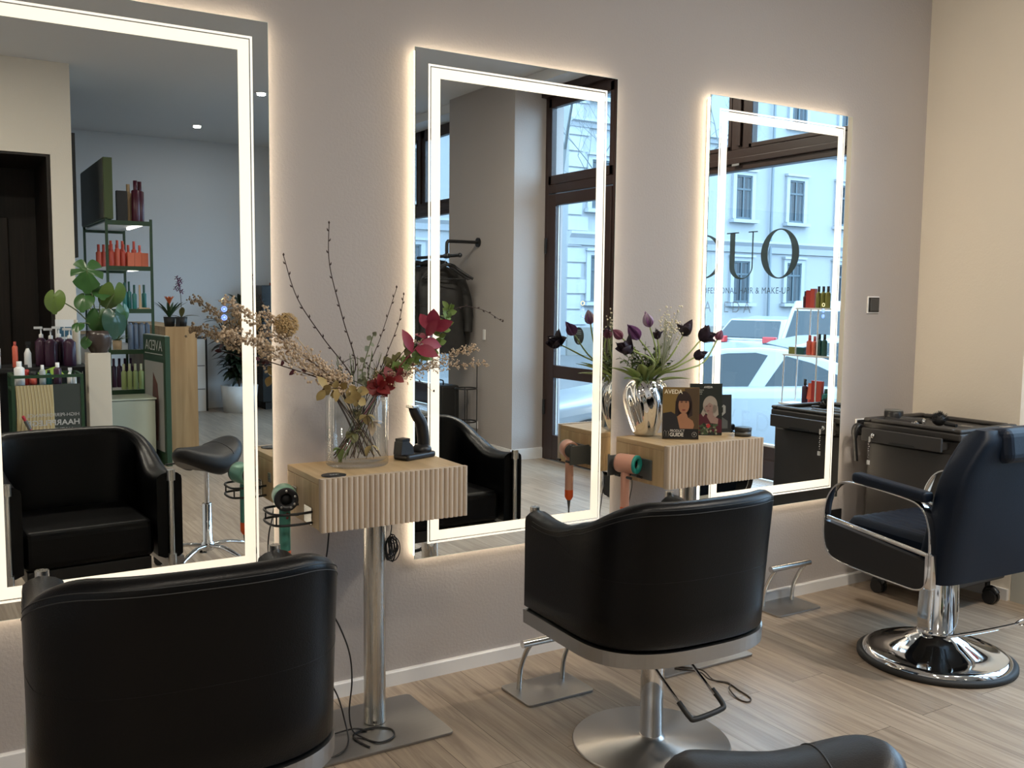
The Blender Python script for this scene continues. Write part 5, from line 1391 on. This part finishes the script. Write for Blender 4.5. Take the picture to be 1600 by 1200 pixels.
# green rack with the hair care poster
RX0, RX1, RYF, RYB = .165, .640, -4.42, -4.78
t = thing('poster_rack', 'dark green metal rack with a hair care poster on its front', 'rack', (RX0, RYF, 0))
w, d = RX1-RX0, RYB-RYF
for x in (0, w-.022):
    for y in (d, -.022): MB().box(x, x+.022, y, y+.022, 0, .905).build('post', M['green'], t)
b = MB(); b.box(.022, w-.022, -.022, 0, .883, .905); b.box(.022, w-.022, d, d+.022, .883, .905); b.box(0, .022, d+.022, -.022, .883, .905); b.box(w-.022, w, d+.022, -.022, .883, .905)
b.box(0, .022, d+.022, -.022, .79, .805); b.build('top_rail', M['green'], t)
b = MB(); b.box(.022, w-.022, d+.022, -.014, .800, .812); b.build('tray', M['green'], t)
b = MB(); b.box(.024, w-.024, -.010, -.004, .06, .835); b.build('poster_board', G('poster_green_grey', (.045, .055, .050), .4), t)
b = MB(); R = random.Random(21)
for k in range(34):
    u = k/33; x0 = .026+.235*u; dx = .04*(1-u)+.02*sin(k)
    P = [(x0-dx*0, -.0025-.0002*(k % 3), .832), (x0+.010+.01*u, -.0025-.0002*(k % 3), .65), (x0-.03*(1-u)+.018, -.0025-.0002*(k % 3), .45), (x0-.05*(1-u)+.0, -.0025-.0002*(k % 3), .07)]
    P = [(max(.030, min(.265, p[0])), p[1], p[2]) for p in P]
    b.tube(cr(P, 5), .0013, 4, [G('print_blond', (.50, .40, .20), .5), G('print_blond_dark', (.30, .22, .10), .5), G('print_blond_light', (.62, .54, .33), .5)][k % 3], flat=5.5)
b.build('poster_hair_print', None, t)
R3 = (pi/2, 0, pi)
wpr = G('print_poster_white', (.48, .48, .46), .5)
text('poster_text', 'HIGH-PERFORMANCE', .035, (w-.035, -.0005, .600), R3, wpr, t, .0002, 'LEFT', 1.02)
text('poster_text', 'HAARPFLEGE', .056, (w-.033, -.0005, .537), R3, wpr, t, .0002, 'LEFT', 1.06, off=.001)
text('poster_text', 'NATURALS', .036, (w-.08, -.0005, .492), R3, wpr, t, .0002, 'LEFT', 1.1)
# bottles on the rack and on the dark table behind it
GB = 'bottles on the poster rack'
lab = 'bottle'
for i, (x, y, h, r, k, c, cp, nm) in enumerate([
    (.225, -4.50, .19, .035, 'b', M['white'], M['white'], 'white bottle with white cap'), (.275, -4.56, .16, .022, 'b', redp, M['black'], 'small red and black bottle'),
    (.315, -4.52, .115, .026, 'jar', coral_d, M['black'], 'low pink and black jar'), (.375, -4.50, .16, .022, 'b', G('grey_bottle', (.35, .38, .38), .3), M['white'], 'grey bottle with white cap'),
    (.42, -4.54, .12, .022, 'b', tealp, M['black'], 'teal bottle with black cap'), (.475, -4.50, .175, .027, 'b', plump, M['white'], 'plum bottle with white cap'),
    (.555, -4.50, .135, .019, 'spray', M['white'], M['white'], 'small white spray bottle'), (.590, -4.51, .10, .013, 'b', M['white'], M['black'], 'tiny white bottle')]):
    bottle('care_bottle', '%s on the poster rack, %s' % (nm, place(i, 8)), (x, y, .8125), h, r, c, cp, GB, kind=k, caph=.2, cat='bottle', rz=pi)
t = thing('dark_table', 'dark table carrying plum shampoo bottles in front of the doorway', 'table', (.40, -5.18, 0))
MB().box(-.45, .36, -.24, .24, .885, .92).build('tabletop', M['black'], t, bevel=.003)
for x in (-.42, .31):
    for y in (-.21, .19): MB().box(x, x+.04, y, y+.04, 0, .884).build('leg', M['black'], t)
MB().box(-.40, .30, -.20, -.18, .1, .88).build('back_panel', M['black'], t)
GT = 'bottles on the dark table'
for i, (x, y, h, r, k, c, cp, nm) in enumerate([
    (.11, -5.02, .15, .03, 'jar', M['white'], M['white'], 'white tub'), (.24, -5.04, .20, .020, 'b', coral, coral_d, 'tall coral bottle'), (.325, -5.02, .20, .026, 'spray', M['white'], M['black'], 'white spray bottle with black trigger'),
    (.435, -5.16, .31, .045, 'pump', plump, M['white'], 'large plum bottle with white pump'), (.495, -5.08, .30, .045, 'pump', plump, M['white'], 'large plum bottle with white pump'), (.565, -5.18, .31, .046, 'pump', plump, M['white'], 'large plum bottle with white pump'), (.63, -5.08, .30, .046, 'pump', plump, M['white'], 'large plum bottle with white pump'),
    (.70, -5.24, .36, .030, 'b', G('cream_bottle', (.45, .40, .32), .4), G('cream_cap', (.5, .46, .38), .4), 'tall cream bottle')]):
    bottle('shampoo_bottle', '%s on the dark table, %s' % (nm, place(i, 8)), (x, y, .9205), h, r, c, cp, GT, kind=k, caph=.15, rz=pi)
t = thing('green_leaflet', 'bright green leaflet leaning among the bottles of the poster rack', 'leaflet', (.475, -4.68, .86), (radians(-50), radians(18), radians(160)))
MB().box(-.075, .075, -.001, .001, 0, .10).build('sheet', G('lime_paper', (.20, .32, .04), .6), t)
t = thing('info_card', 'white card with blue squares standing behind the plum bottles', 'card', (.63, -5.36, .9205), radians(180))
MB().box(-.07, .07, -.002, .002, 0, .36).build('card', M['white'], t)
for z in (.22, .12):
    b = MB(); b.box(-.050, .0, -.004, -.002, z, z+.08); b.box(.008, .055, -.004, -.002, z, z+.08); b.build('print', G('print_blue', (.05, .13, .20), .4), t)
t = thing('red_hair_wand', 'red and dark grey straightening wand leaning in front of the poster', 'wand', (.37, -4.385, .30), (0, radians(-24), 0))
b = MB(); b.tube([(0, 0, .0), (0, 0, .34)], .011, 12, G('wand_red', (.40, .02, .03), .35)); b.tube([(0, .0, .24), (0, 0, .31)], .0135, 12, M['grey_p']); b.ball((0, 0, .34), .0115, 10, G('wand_red', (.40, .02, .03), .35)); b.build('wand', None, t)
tw = thing('wire_stand', 'black wire stand by the poster rack', 'stand', (.02, -4.9, 0)); 
for x in (0, .09):
    MB().box(x, x+.015, 0, .015, 0, .82).build('upright', M['black'], tw)
MB().box(0.015, .09, 0, .015, .80, .82).build('crossbar', M['black'], tw); MB().box(.015, .09, 0, .015, .60, .62).build('crossbar', M['black'], tw)
# pale cabinet between plinth and stand
t = thing('display_counter', 'pale green-white glossy counter in front of the green rack', 'counter', (1.17, -5.66, 0))
MB().box(-.30, .18, -.24, .16, .0, .575).build('body', G('pale_green_gloss', (.42, .46, .38), .25), t, bevel=.006)
MB().box(-.31, .19, -.25, .17, .577, .592).build('top', G('pale_green_gloss', (.42, .46, .38), .25), t, bevel=.004)
# dark green brand stand
t = thing('display_stand', 'dark green upright display stand with silver lettering above a picture panel', 'stand', (1.455, -5.36, 0), radians(-6))
MB().box(-.045, .0, -.62, 0, .0, 1.13).build('board', M['green'], t, bevel=.003)
MB().box(-.040, -.005, -.60, -.02, 1.131, 1.136).build('top_edge', G('pale_edge', (.42, .42, .36), .5), t)
MB().box(-.050, -.0455, -.57, -.05, .12, .90).build('picture_panel', G('picture_grey', (.34, .33, .31), .5), t)
b = MB(); R = random.Random(4)
for k in range(10): b.tube(cr([(-.0512, -.26+.012*k-.06, .80-.01*k), (-.0512, -.30+.018*k-.05, .5), (-.0512, -.27+.01*k-.04, .2)], 4), .006, 4, flat=.15)
b.build('picture_print', G('print_brownred', (.16, .07, .06), .5), t)
MB().box(0.0005, .035, -.60, -.30, .0, .80).build('rear_foot', M['green'], t)
text('stand_lettering', 'AVEDA', .13, (-.0475, -.07, 1.0), (pi/2, 0, -pi/2), G('print_silver', (.45, .47, .44), .4), t, .0004, 'LEFT', 1.15)
b = MB(); b.box(-.048, -.0455, -.56, -.07, .965, .972); b.build('rule_line', G('print_silver', (.45, .47, .44), .4), t)
# wooden reception desk
t = thing('reception_desk', 'knotty oak reception desk seen from its end', 'desk', (1.56, -6.05, 0))
MB().box(.0, .285, -.05, 0, 0, 1.19).build('end_panel', M['desk_oak'], t)
MB().box(.0, .285, -1.9, -.051, 1.15, 1.19).build('top', M['desk_oak'], t)
MB().box(.0, .04, -1.9, -.051, 0, 1.149).build('front_panel', M['desk_oak'], t)
t = thing('bromeliad', 'orange-flowered bromeliad in a black pot on the reception desk', 'plant', (1.635, -6.22, 1.1905))
b = MB(); b.lathe([(0, 0), (.045, 0), (.055, .09), (.048, .09), (0, .075)], n=20, caps=False); b.build('pot', M['black'], t)
b = MB()
for k in range(12): a = k*2.4; b.leaf((0, 0, .07), (cos(a)*.5, sin(a)*.5, 1), .22, .028, .35, n=5)
b.build('leaves', G('plant_dark_green', (.02, .05, .02), .4), t)
b = MB(); b.tube([(0, 0, .08), (0, 0, .22)], .008, 6)
for k in range(8): a = k*.8; b.leaf((0, 0, .20), (cos(a)*.35, sin(a)*.35, 1), .10, .028, .2, n=4)
b.build('flower', G('orange_petal', (.45, .10, .03), .5), t)
t = thing('orchid', 'purple orchid in a dark pot on the reception desk', 'plant', (1.745, -6.22, 1.1905))
b = MB(); b.lathe([(0, 0), (.045, 0), (.055, .09), (.048, .09), (0, .075)], n=20, caps=False); b.build('pot', M['black'], t)
b = MB(); b.tube(cr([(0, 0, .08), (.0, 0, .25), (-.01, 0, .40)], 4), .004, 6); b.build('stem', G('grey_stem', (.2, .2, .2), .5), t)
b = MB()
for k in range(4): a = k*1.6; b.leaf((0, 0, .08), (cos(a), .3*sin(a), .5), .16, .05, .4, n=5)
b.build('leaves', M['leaf_o'], t)
b = MB(); R = random.Random(6)
for k in range(9):
    c = (R.uniform(-.05, .02), R.uniform(-.02, .02), .33+k*.016)
    for j in range(5): a = j*1.257; b.leaf(c, (cos(a), .4, sin(a)), .030, .022, .1, n=3)
b.build('flowers', G('magenta_petal', (.10, .008, .05), .5), t)
t = thing('card_terminal', 'small black card terminal between the plants on the desk', 'terminal', (1.69, -6.13, 1.1905))
b = MB(); b.obox((0, 0, .045), (.035, .01, .09), 0, None, radians(-15)); b.build('body', M['black'], t, bevel=.003)
# far end of the room
t = thing('white_drawer_unit', 'white drawer unit standing at the far wall beside the big plant', 'cabinet', (2.60, -9.26, 0))
MB().box(-.45, .10, -.25, .02, .0, .93).build('body', M['white'], t, bevel=.003)
MB().box(-.46, .115, -.26, .03, .93, .955).build('top', G('dark_grey', (.05, .05, .05), .3), t)
for z in (.28, .58): MB().box(-.44, .09, .0205, .026, z, z+.012).build('drawer_gap_shade', G('shadow_grey', (.2, .2, .2), .6), t)  # grey strips on the front paint in the shade of the drawer gaps
MB().box(.102, .125, -.25, .02, 0, .93).build('side_panel', M['black'], t)
t = thing('large_potted_plant', 'large dark-leaved potted plant with reddish leaves in a white tub by the far wall', 'plant', (3.07, -9.03, 0))
b = MB(); b.lathe([(0, 0), (.20, 0), (.235, .34), (.215, .34), (.20, .30), (0, .30)], n=36, caps=False); b.build('pot', M['white'], t)
b = MB(); c_ = MB(); s = MB(); R = random.Random(12)
for k in range(30):
    a = R.uniform(0, 2*pi); L = R.uniform(.45, 1.25); tip = Vector((.26*cos(a)*L, .2*sin(a)*L, .3+L*.85))
    s.tube(cr([(0, 0, .3), (tip.x*.4, tip.y*.4, .3+L*.5), tip], 4), .006, 5)
    for j in range(9):
        q = Vector((tip.x*(.3+.7*j/9), tip.y*(.3+.7*j/9), .35+(tip.z-.35)*(.2+.8*j/9)))
        a2 = R.uniform(0, 2*pi); (c_ if (R.random() < .35 and q.z > .85) else b).leaf(q, (cos(a2), sin(a2), R.uniform(-.2, .8)), R.uniform(.14, .24), R.uniform(.05, .08), .45, n=5)
for k in range(7):
    a = k*.9; b.leaf((0.05, 0, 1.32), (cos(a)*.8, .4*sin(a), .7), .32, .07, .5, n=6); c_.leaf((0.05, 0, 1.25), (cos(a+.4)*.9, .4*sin(a), .35), .30, .07, .4, n=6)
s.build('stems', M['stem_b'], t); b.build('leaves', G('croton_green', (.022, .035, .018), .4, var=.4, vscale=8), t); c_.build('red_leaves', G('croton_red', (.13, .06, .045), .45, var=.4, vscale=8), t)
t = thing('black_cabinet', 'tall black cabinet with a blue lit display at the far wall', 'cabinet', (3.84, -9.24, 0))
MB().box(-.46, .32, -.30, .20, .1, 1.62).build('body', G('dark_grey_gloss', (.02, .024, .026), .25), t, bevel=.004)
MB().box(-.42, .28, -.28, .18, 0, .1).build('plinth', M['black'], t)
MB().box(-.32, -.25, .2005, .206, 1.22, 1.44).build('display', M.get('bluescr') or M.setdefault('bluescr', emit('blue_display', (.01, .03, 1.0), 1.3)), t)
MB().box(-.24, .40, .2005, .21, .34, .95).build('door', G('grey_blue_door', (.25, .29, .33), .4), t)
R = random.Random(8)
for k in range(6):
    bottle('small_pot', 'small coloured pot on top of the black cabinet, %s' % place(k, 6), (3.53+k*.052, -9.12, 1.6205), .05+.03*((k*7) % 3), .022, [redp, M['white'], coral, slate, M['white'], redp][k], [M['white'], coral, M['white'], redp, M['black'], M['white']][k], 'small pots on the black cabinet', kind='jar', cat='pot')
t = thing('wall_screen', 'thin black screen seen edge-on beside the doorway wall', 'screen', (.822, -6.45, 2.35))
MB().box(-.020, .016, -.35, .40, -.54, .54).build('panel', M['black'], t, bevel=.003)
t = thing('wall_rack', 'white wall shelf with small boxes beyond the plinth', 'shelf', (.90, -6.99, 1.35))
MB().box(-.06, .15, -.08, .08, .10, .125).build('shelf_board', M['white'], t); MB().box(-.06, .15, -.08, .08, -.25, -.225).build('shelf_board', cartonk, t); MB().box(-.06, -.04, -.08, .08, -.224, .099).build('side', M['white'], t); MB().box(.13, .15, -.08, .08, -.224, .099).build('side', M['white'], t); MB().box(-.06, .15, -.08, -.07, -1.349, -.251).build('leg_panel', M['white'], t)

# ================================================================== THE STREET
RZ0 = -.35
struct(MB().box(4.8, 60, -60, 20, RZ0-.1, RZ0).build('ground_street', G('asphalt', (.09, .09, .09), .8, var=.15, vscale=2)))
struct(MB().box(4.76, 5.6, -30, 10, RZ0, RZ0+.09).build('ground_pavement', G('pavement', (.20, .20, .20), .8, var=.1, vscale=3)))
fac = G('pale_facade', (.265, .275, .28), .85, bump=.2, bscale=4); fac2 = G('facade_moulding', (.30, .315, .33), .8); plin = G('stone_plinth', (.15, .145, .13), .9, bump=.6, bscale=3, var=.3, vscale=2)
wfr = G('facade_window_frame', (.05, .075, .09), .5); wgl = G('facade_window_glass', (.015, .022, .028), .2, spec=.35); curt = G('curtain', (.06, .075, .085), .8)
def building(name, label, x0, x1, y, zt, wins, corn, plz, quoin=None):
    """facade facing +y"""
    t = thing(name, label, 'building', ((x0+x1)/2, y, RZ0)); ox, oz = (x0+x1)/2, RZ0
    w2 = (x1-x0)/2
    MB().box(-w2, w2, -6, 0, 0, zt-oz).build('wall', fac, t)
    MB().box(-w2-.02, w2, .0005, .10, 0, plz-oz).build('plinth', plin, t)
    for a, c in corn:
        b = MB(); b.prism([(.0005, a-oz), (.10, a-oz), (.16, (a+c)/2-oz), (.28, c-.08-oz), (.28, c-oz), (.0005, c-oz)], -w2-.05, w2, axis='x'); b.build('cornice', fac2, t)
    for (wx, ww, z0, z1) in wins:
        X = wx-ox; b = MB()
        b.box(X-ww/2-.16, X-ww/2, .0005, .10, z0-oz, z1-oz+.14); b.box(X+ww/2, X+ww/2+.16, .0005, .10, z0-oz, z1-oz+.14); b.box(X-ww/2, X+ww/2, .0005, .10, z1-oz, z1-oz+.14)
        b.box(X-ww/2-.24, X+ww/2+.24, .0005, .24, z0-oz-.14, z0-oz-.02); b.box(X-ww/2-.20, X+ww/2+.20, .0005, .18, z1-oz+.14, z1-oz+.22)
        f = b.build('window_surround', fac2, t)
        b = MB(); b.box(X-ww/2, X+ww/2, .002, .02, z0-oz, z1-oz, wgl)
        for q in ((X-ww/2, X-ww/2+.06), (X-.035, X+.035), (X+ww/2-.06, X+ww/2)): b.box(q[0], q[1], .02, .05, z0-oz, z1-oz, wfr)
        for q in (z0, z1-.06, z0+(z1-z0)*.66): b.box(X-ww/2, X+ww/2, .02, .055, q-oz, q-oz+.07, wfr)
        b.box(X-ww/2+.06, X-ww/2+.20, .0205, .024, z0-oz+.05, z1-oz-.1, curt); b.box(X+ww/2-.20, X+ww/2-.06, .0205, .024, z0-oz+.05, z1-oz-.1, curt)
        b.build('sash', None, f)
    if quoin:
        for k in range(26):
            a = RZ0+.5+k*.5; L = .75 if k % 2 else .5
            if a+.45 < zt: MB().box(-w2-.03, -w2+L, .0005, .06, a-oz, a-oz+.44).build('quoin', fac2, t)
    return t, ox, oz
W_ = []
for k in range(6):
    x = 18.6+k*3.0 if k > 20 else [18.45, 21.75, 24.80, 27.50, 30.2, 32.9][k]
    for (a, c) in ((1.40, 2.88), (4.38, 5.92), (7.9, 9.5), (11.0, 12.6)): W_.append((x, .78, a, c))
bt, ox, oz = building('townhouse', 'pale stucco townhouse with tall windows and cornice across the street', 17.2, 36, -22, 13.5, W_, [(3.2, 3.62), (6.9, 7.15), (13.1, 13.5)], .55, True)
b = MB(); b.tube([(26.12-ox, .16, .3), (26.12-ox, .16, 13.0)], .055, 10); b.build('drainpipe', G('pipe_grey', (.13, .155, .17), .5), bt)
W_ = []
for k in range(6):
    for (a, c) in ((1.6, 3.2), (4.6, 6.3), (7.7, 9.4), (10.6, 12.2)): W_.append((2.2+k*2.75, 1.0, a, c))
building('corner_house', 'pale apartment house with rows of windows seen at the left edge of the middle mirror', -1, 16.6, -25.5, 14, W_, [(3.7, 4.1), (6.95, 7.15), (13.5, 14)], .8)
# bare trees
def tree(label, x, y, h, seed, lean=(0, 0)):
    R = random.Random(seed); t = thing('bare_tree', label, 'tree', (x, y, RZ0), 0, 'bare street trees')
    tr = MB(); br = MB()
    def grow(b, p, d, L, r, depth):
        n = 4; pts = [p]
        for i in range(n):
            d = (d+Vector((R.uniform(-.16, .16), R.uniform(-.16, .16), R.uniform(-.04, .12)))).normalized(); pts.append(pts[-1]+d*L/n)
        b.tube(pts, [r*(1-.5*i/n) for i in range(n+1)], 6 if depth < 2 else 4, None, False)
        if depth >= 5: return
        for i in range(2, n+1):
            for _ in range(1 if i < n else 2):
                s = Vector((R.uniform(-1, 1), R.uniform(-1, 1), R.uniform(-.1, .7))).normalized()
                grow(br, pts[i], (d*.6+s*.8).normalized(), L*R.uniform(.5, .66), r*.42, depth+1)
    grow(tr, Vector((0, 0, 0)), Vector((lean[0], lean[1], 1)).normalized(), h, .10, 0)
    bark = G('grey_bark', (.10, .11, .11), .9)
    tr.build('trunk', bark, t); br.build('branches', bark, t); return t
tree('bare street tree whose fine branches cross the top of the right mirror', 15.9, -17.5, 5.4, 5)
tree('bare street tree farther along, behind the shop door glass', 13.3, -17.0, 5.6, 14)
# cars
carw = G('silver_white_car_paint', (.27, .285, .30), .3, .2, coat=.3); carg = G('car_glass', (.012, .02, .024), .08, spec=.45); tyre = M['rubber']
lamp = G('tail_lamp_red', (.45, .03, .03), .25)
def car(label, loc, rz, top, belt, L, wd, wheels, paint=carw, lamps=True, stripes=False, glasscut=None):
    """side profile in x (length) and z; top = roof outline, belt = shoulder outline"""
    t = thing('car', label, 'car', loc, rz, 'parked cars')
    body = belt
    b = MB(); n = len(body); rows = []
    prof = [(-1.0, 0), (-1.0, 1)]
    # lower body: extruded outline with tucked sill
    def shell(pts, ws):
        b = MB(); vs = []; K = len(pts)
        for wy, sc in ws:
            for (x, z) in pts:
                vs.append((x, wy, z if z < .35 else z-(1-sc)*.12))
        fs = []
        for j in range(len(ws)-1):
            for i in range(K): fs.append((j*K+i, j*K+(i+1) % K, (j+1)*K+(i+1) % K, (j+1)*K+i))
        b.add(vs, fs, None, True); b.add(vs[:K], [tuple(range(K))[::-1]]); b.add(vs[-K:], [tuple(range(K))]); return b
    ws = [(-wd/2, .0), (-wd/2+.03, .6), (-wd/2+.12, 1), (wd/2-.12, 1), (wd/2-.03, .6), (wd/2, .0)]
    shell(body, ws).build('body', paint, t, bevel=.02)
    # greenhouse: tapered inwards towards the roof
    K = len(top); z0 = min(z for x, z in top); z1 = max(z for x, z in top)
    def gx(x, z, s, inset=0): return (x, s*(wd/2-.06-inset-.20*(z-z0)/(z1-z0)), z)
    b = MB(); vs = [gx(x, z, -1) for x, z in top]+[gx(x, z, 1) for x, z in top]
    fs = [tuple(range(K))[::-1], tuple(range(K, 2*K))]+[(i, (i+1) % K, K+(i+1) % K, K+i) for i in range(K)]
    b.add(vs, fs); b.build('cabin', paint, t, bevel=.03)
    for (poly) in (glasscut or []):
        for s in (-1, 1):
            q = MB(); pts = [Vector(gx(x, z, s, -.004)) for x, z in poly]; o = Vector((0, s*.006, 0)); kk = len(pts)
            if s < 0: pts = pts[::-1]
            q.add(pts+[p-o for p in pts], [tuple(range(kk))[::-1], tuple(range(kk, 2*kk))]+[(i, (i+1) % kk, kk+(i+1) % kk, kk+i) for i in range(kk)]); q.build('side_window', carg, t)
    # front and rear screens
    for (a, c) in ((0, 1), (-2, -1)):
        p, r_ = top[a], top[c]
        if a == 0: p, r_ = top[0], top[1]
        else: p, r_ = top[-1], top[-2]
        lo = Vector((p[0], 0, p[1])).lerp(Vector((r_[0], 0, r_[1])), .12); hi = Vector((p[0], 0, p[1])).lerp(Vector((r_[0], 0, r_[1])), .90)
        nx = -1 if a == 0 else 1; off = Vector((nx*.012, 0, .012))
        def wy(z): return wd/2-.06-.20*(z-z0)/(z1-z0)-.07
        q = MB(); P4 = [Vector((lo.x, -wy(lo.z), lo.z)), Vector((lo.x, wy(lo.z), lo.z)), Vector((hi.x, wy(hi.z), hi.z)), Vector((hi.x, -wy(hi.z), hi.z))]
        q.add([v+off for v in P4]+[v-off*.5 for v in P4], [(0, 1, 2, 3), (7, 6, 5, 4), (0, 4, 5, 1), (1, 5, 6, 2), (2, 6, 7, 3), (3, 7, 4, 0)]); q.build('screen', carg, t)
    for x in wheels:
        for s in (-1, 1):
            y = s*(wd/2-.09)
            q = MB(); q.cyl((x, y-.11, .31), (x, y+.11, .31), .36, n=32); q.build('wheel_arch', M['black'], t)
            q = MB(); q.cyl((x, y-.105+s*.03, .31), (x, y+.105+s*.03, .31), .31, n=32, m=tyre); q.cyl((x, y+s*.137, .31), (x, y+s*.142, .31), .20, n=20, m=M['steel']); q.build('wheel', None, t)
    if lamps:
        for s in (-1, 1):
            q = MB(); q.box(L/2-.10, L/2+.012, s*(wd/2-.30)-.15, s*(wd/2-.30)+.19 if s > 0 else s*(wd/2-.30)+.15, .93, 1.07); q.build('tail_lamp', lamp, t, bevel=.02)
    if stripes:
        q = MB()
        for k in range(6):
            y = -wd/2+.18+k*.26; q.add([(-L/2-.015, y, .62), (-L/2-.015, y+.12, .62), (-L/2-.015, y+.26, .84), (-L/2-.015, y+.14, .84), (-L/2+.01, y, .62), (-L/2+.01, y+.12, .62), (-L/2+.01, y+.26, .84), (-L/2+.01, y+.14, .84)], [(0, 3, 2, 1), (4, 5, 6, 7), (0, 1, 5, 4), (1, 2, 6, 5), (2, 3, 7, 6), (3, 0, 4, 7)])
        q.build('warning_stripes', lamp, t)
    return t
coupe_b = [(-2.05, .28), (-2.1, .55), (-1.95, .72), (-1.1, .90), (-.4, 1.0), (.9, 1.02), (1.75, 1.0), (2.02, .90), (2.08, .55), (2.0, .28)]
coupe_t = [(-1.05, .90), (-.35, 1.28), (.0, 1.36), (.35, 1.375), (.75, 1.34), (1.25, 1.19), (1.75, .98)]
coupe_g = [[(-.82, .98), (-.28, 1.26), (.02, 1.315), (.30, 1.325), (.42, 1.30), (.20, .99)], [(.36, .99), (.60, 1.295), (.85, 1.23), (1.15, 1.09), (1.36, .995)]]
ang = math.atan2(.55, .83)
car('silver-white coupe parked close to the shop window, its side windows in the right mirror', (6.58+.50*sin(ang)-.05, -3.95-.50*cos(ang)+.05, RZ0+.0), ang, coupe_t, coupe_b, 4.1, 1.75, (-1.3, 1.32), glasscut=coupe_g, lamps=False)
hatch_b = [(-2.0, .28), (-2.05, .6), (-1.9, .78), (-1.0, .92), (1.95, .98), (2.05, .85), (2.05, .45), (1.98, .28)]
hatch_t = [(-1.05, .90), (-.35, 1.42), (.3, 1.48), (1.45, 1.43), (1.95, .98)]
hatch_g = [[(-.75, .98), (-.25, 1.36), (.25, 1.41), (.28, .98)], [(.36, .98), (.34, 1.41), (1.25, 1.36), (1.55, .99)]]
car('white hatchback parked across the street with red tail lamps', (16.5, -12.2, RZ0), radians(162), hatch_t, hatch_b, 4.1, 1.75, (-1.25, 1.25), glasscut=hatch_g)
van_b = [(-2.3, .28), (-2.35, .7), (-2.25, .98), (-1.6, 1.10), (2.2, 1.10), (2.25, .5), (2.2, .28)]
van_t = [(-1.7, 1.08), (-1.05, 1.72), (-.6, 1.84), (2.15, 1.84), (2.2, 1.08)]
van_g = [[(-1.40, 1.16), (-.95, 1.66), (-.3, 1.72), (-.3, 1.16)], [(-.2, 1.16), (-.2, 1.72), (.9, 1.72), (.9, 1.16)]]
car('white van with red warning stripes on its nose, parked beyond the coupe', (13.8, -8.6, RZ0), radians(-40), van_t, van_b, 4.6, 1.85, (-1.5, 1.45), lamps=False, stripes=True, glasscut=van_g)
car('silver car parked just behind the coupe, mostly its roof showing', (9.3, -5.2, RZ0+.02), ang, coupe_t, coupe_b, 4.1, 1.75, (-1.3, 1.32), glasscut=coupe_g, lamps=False)
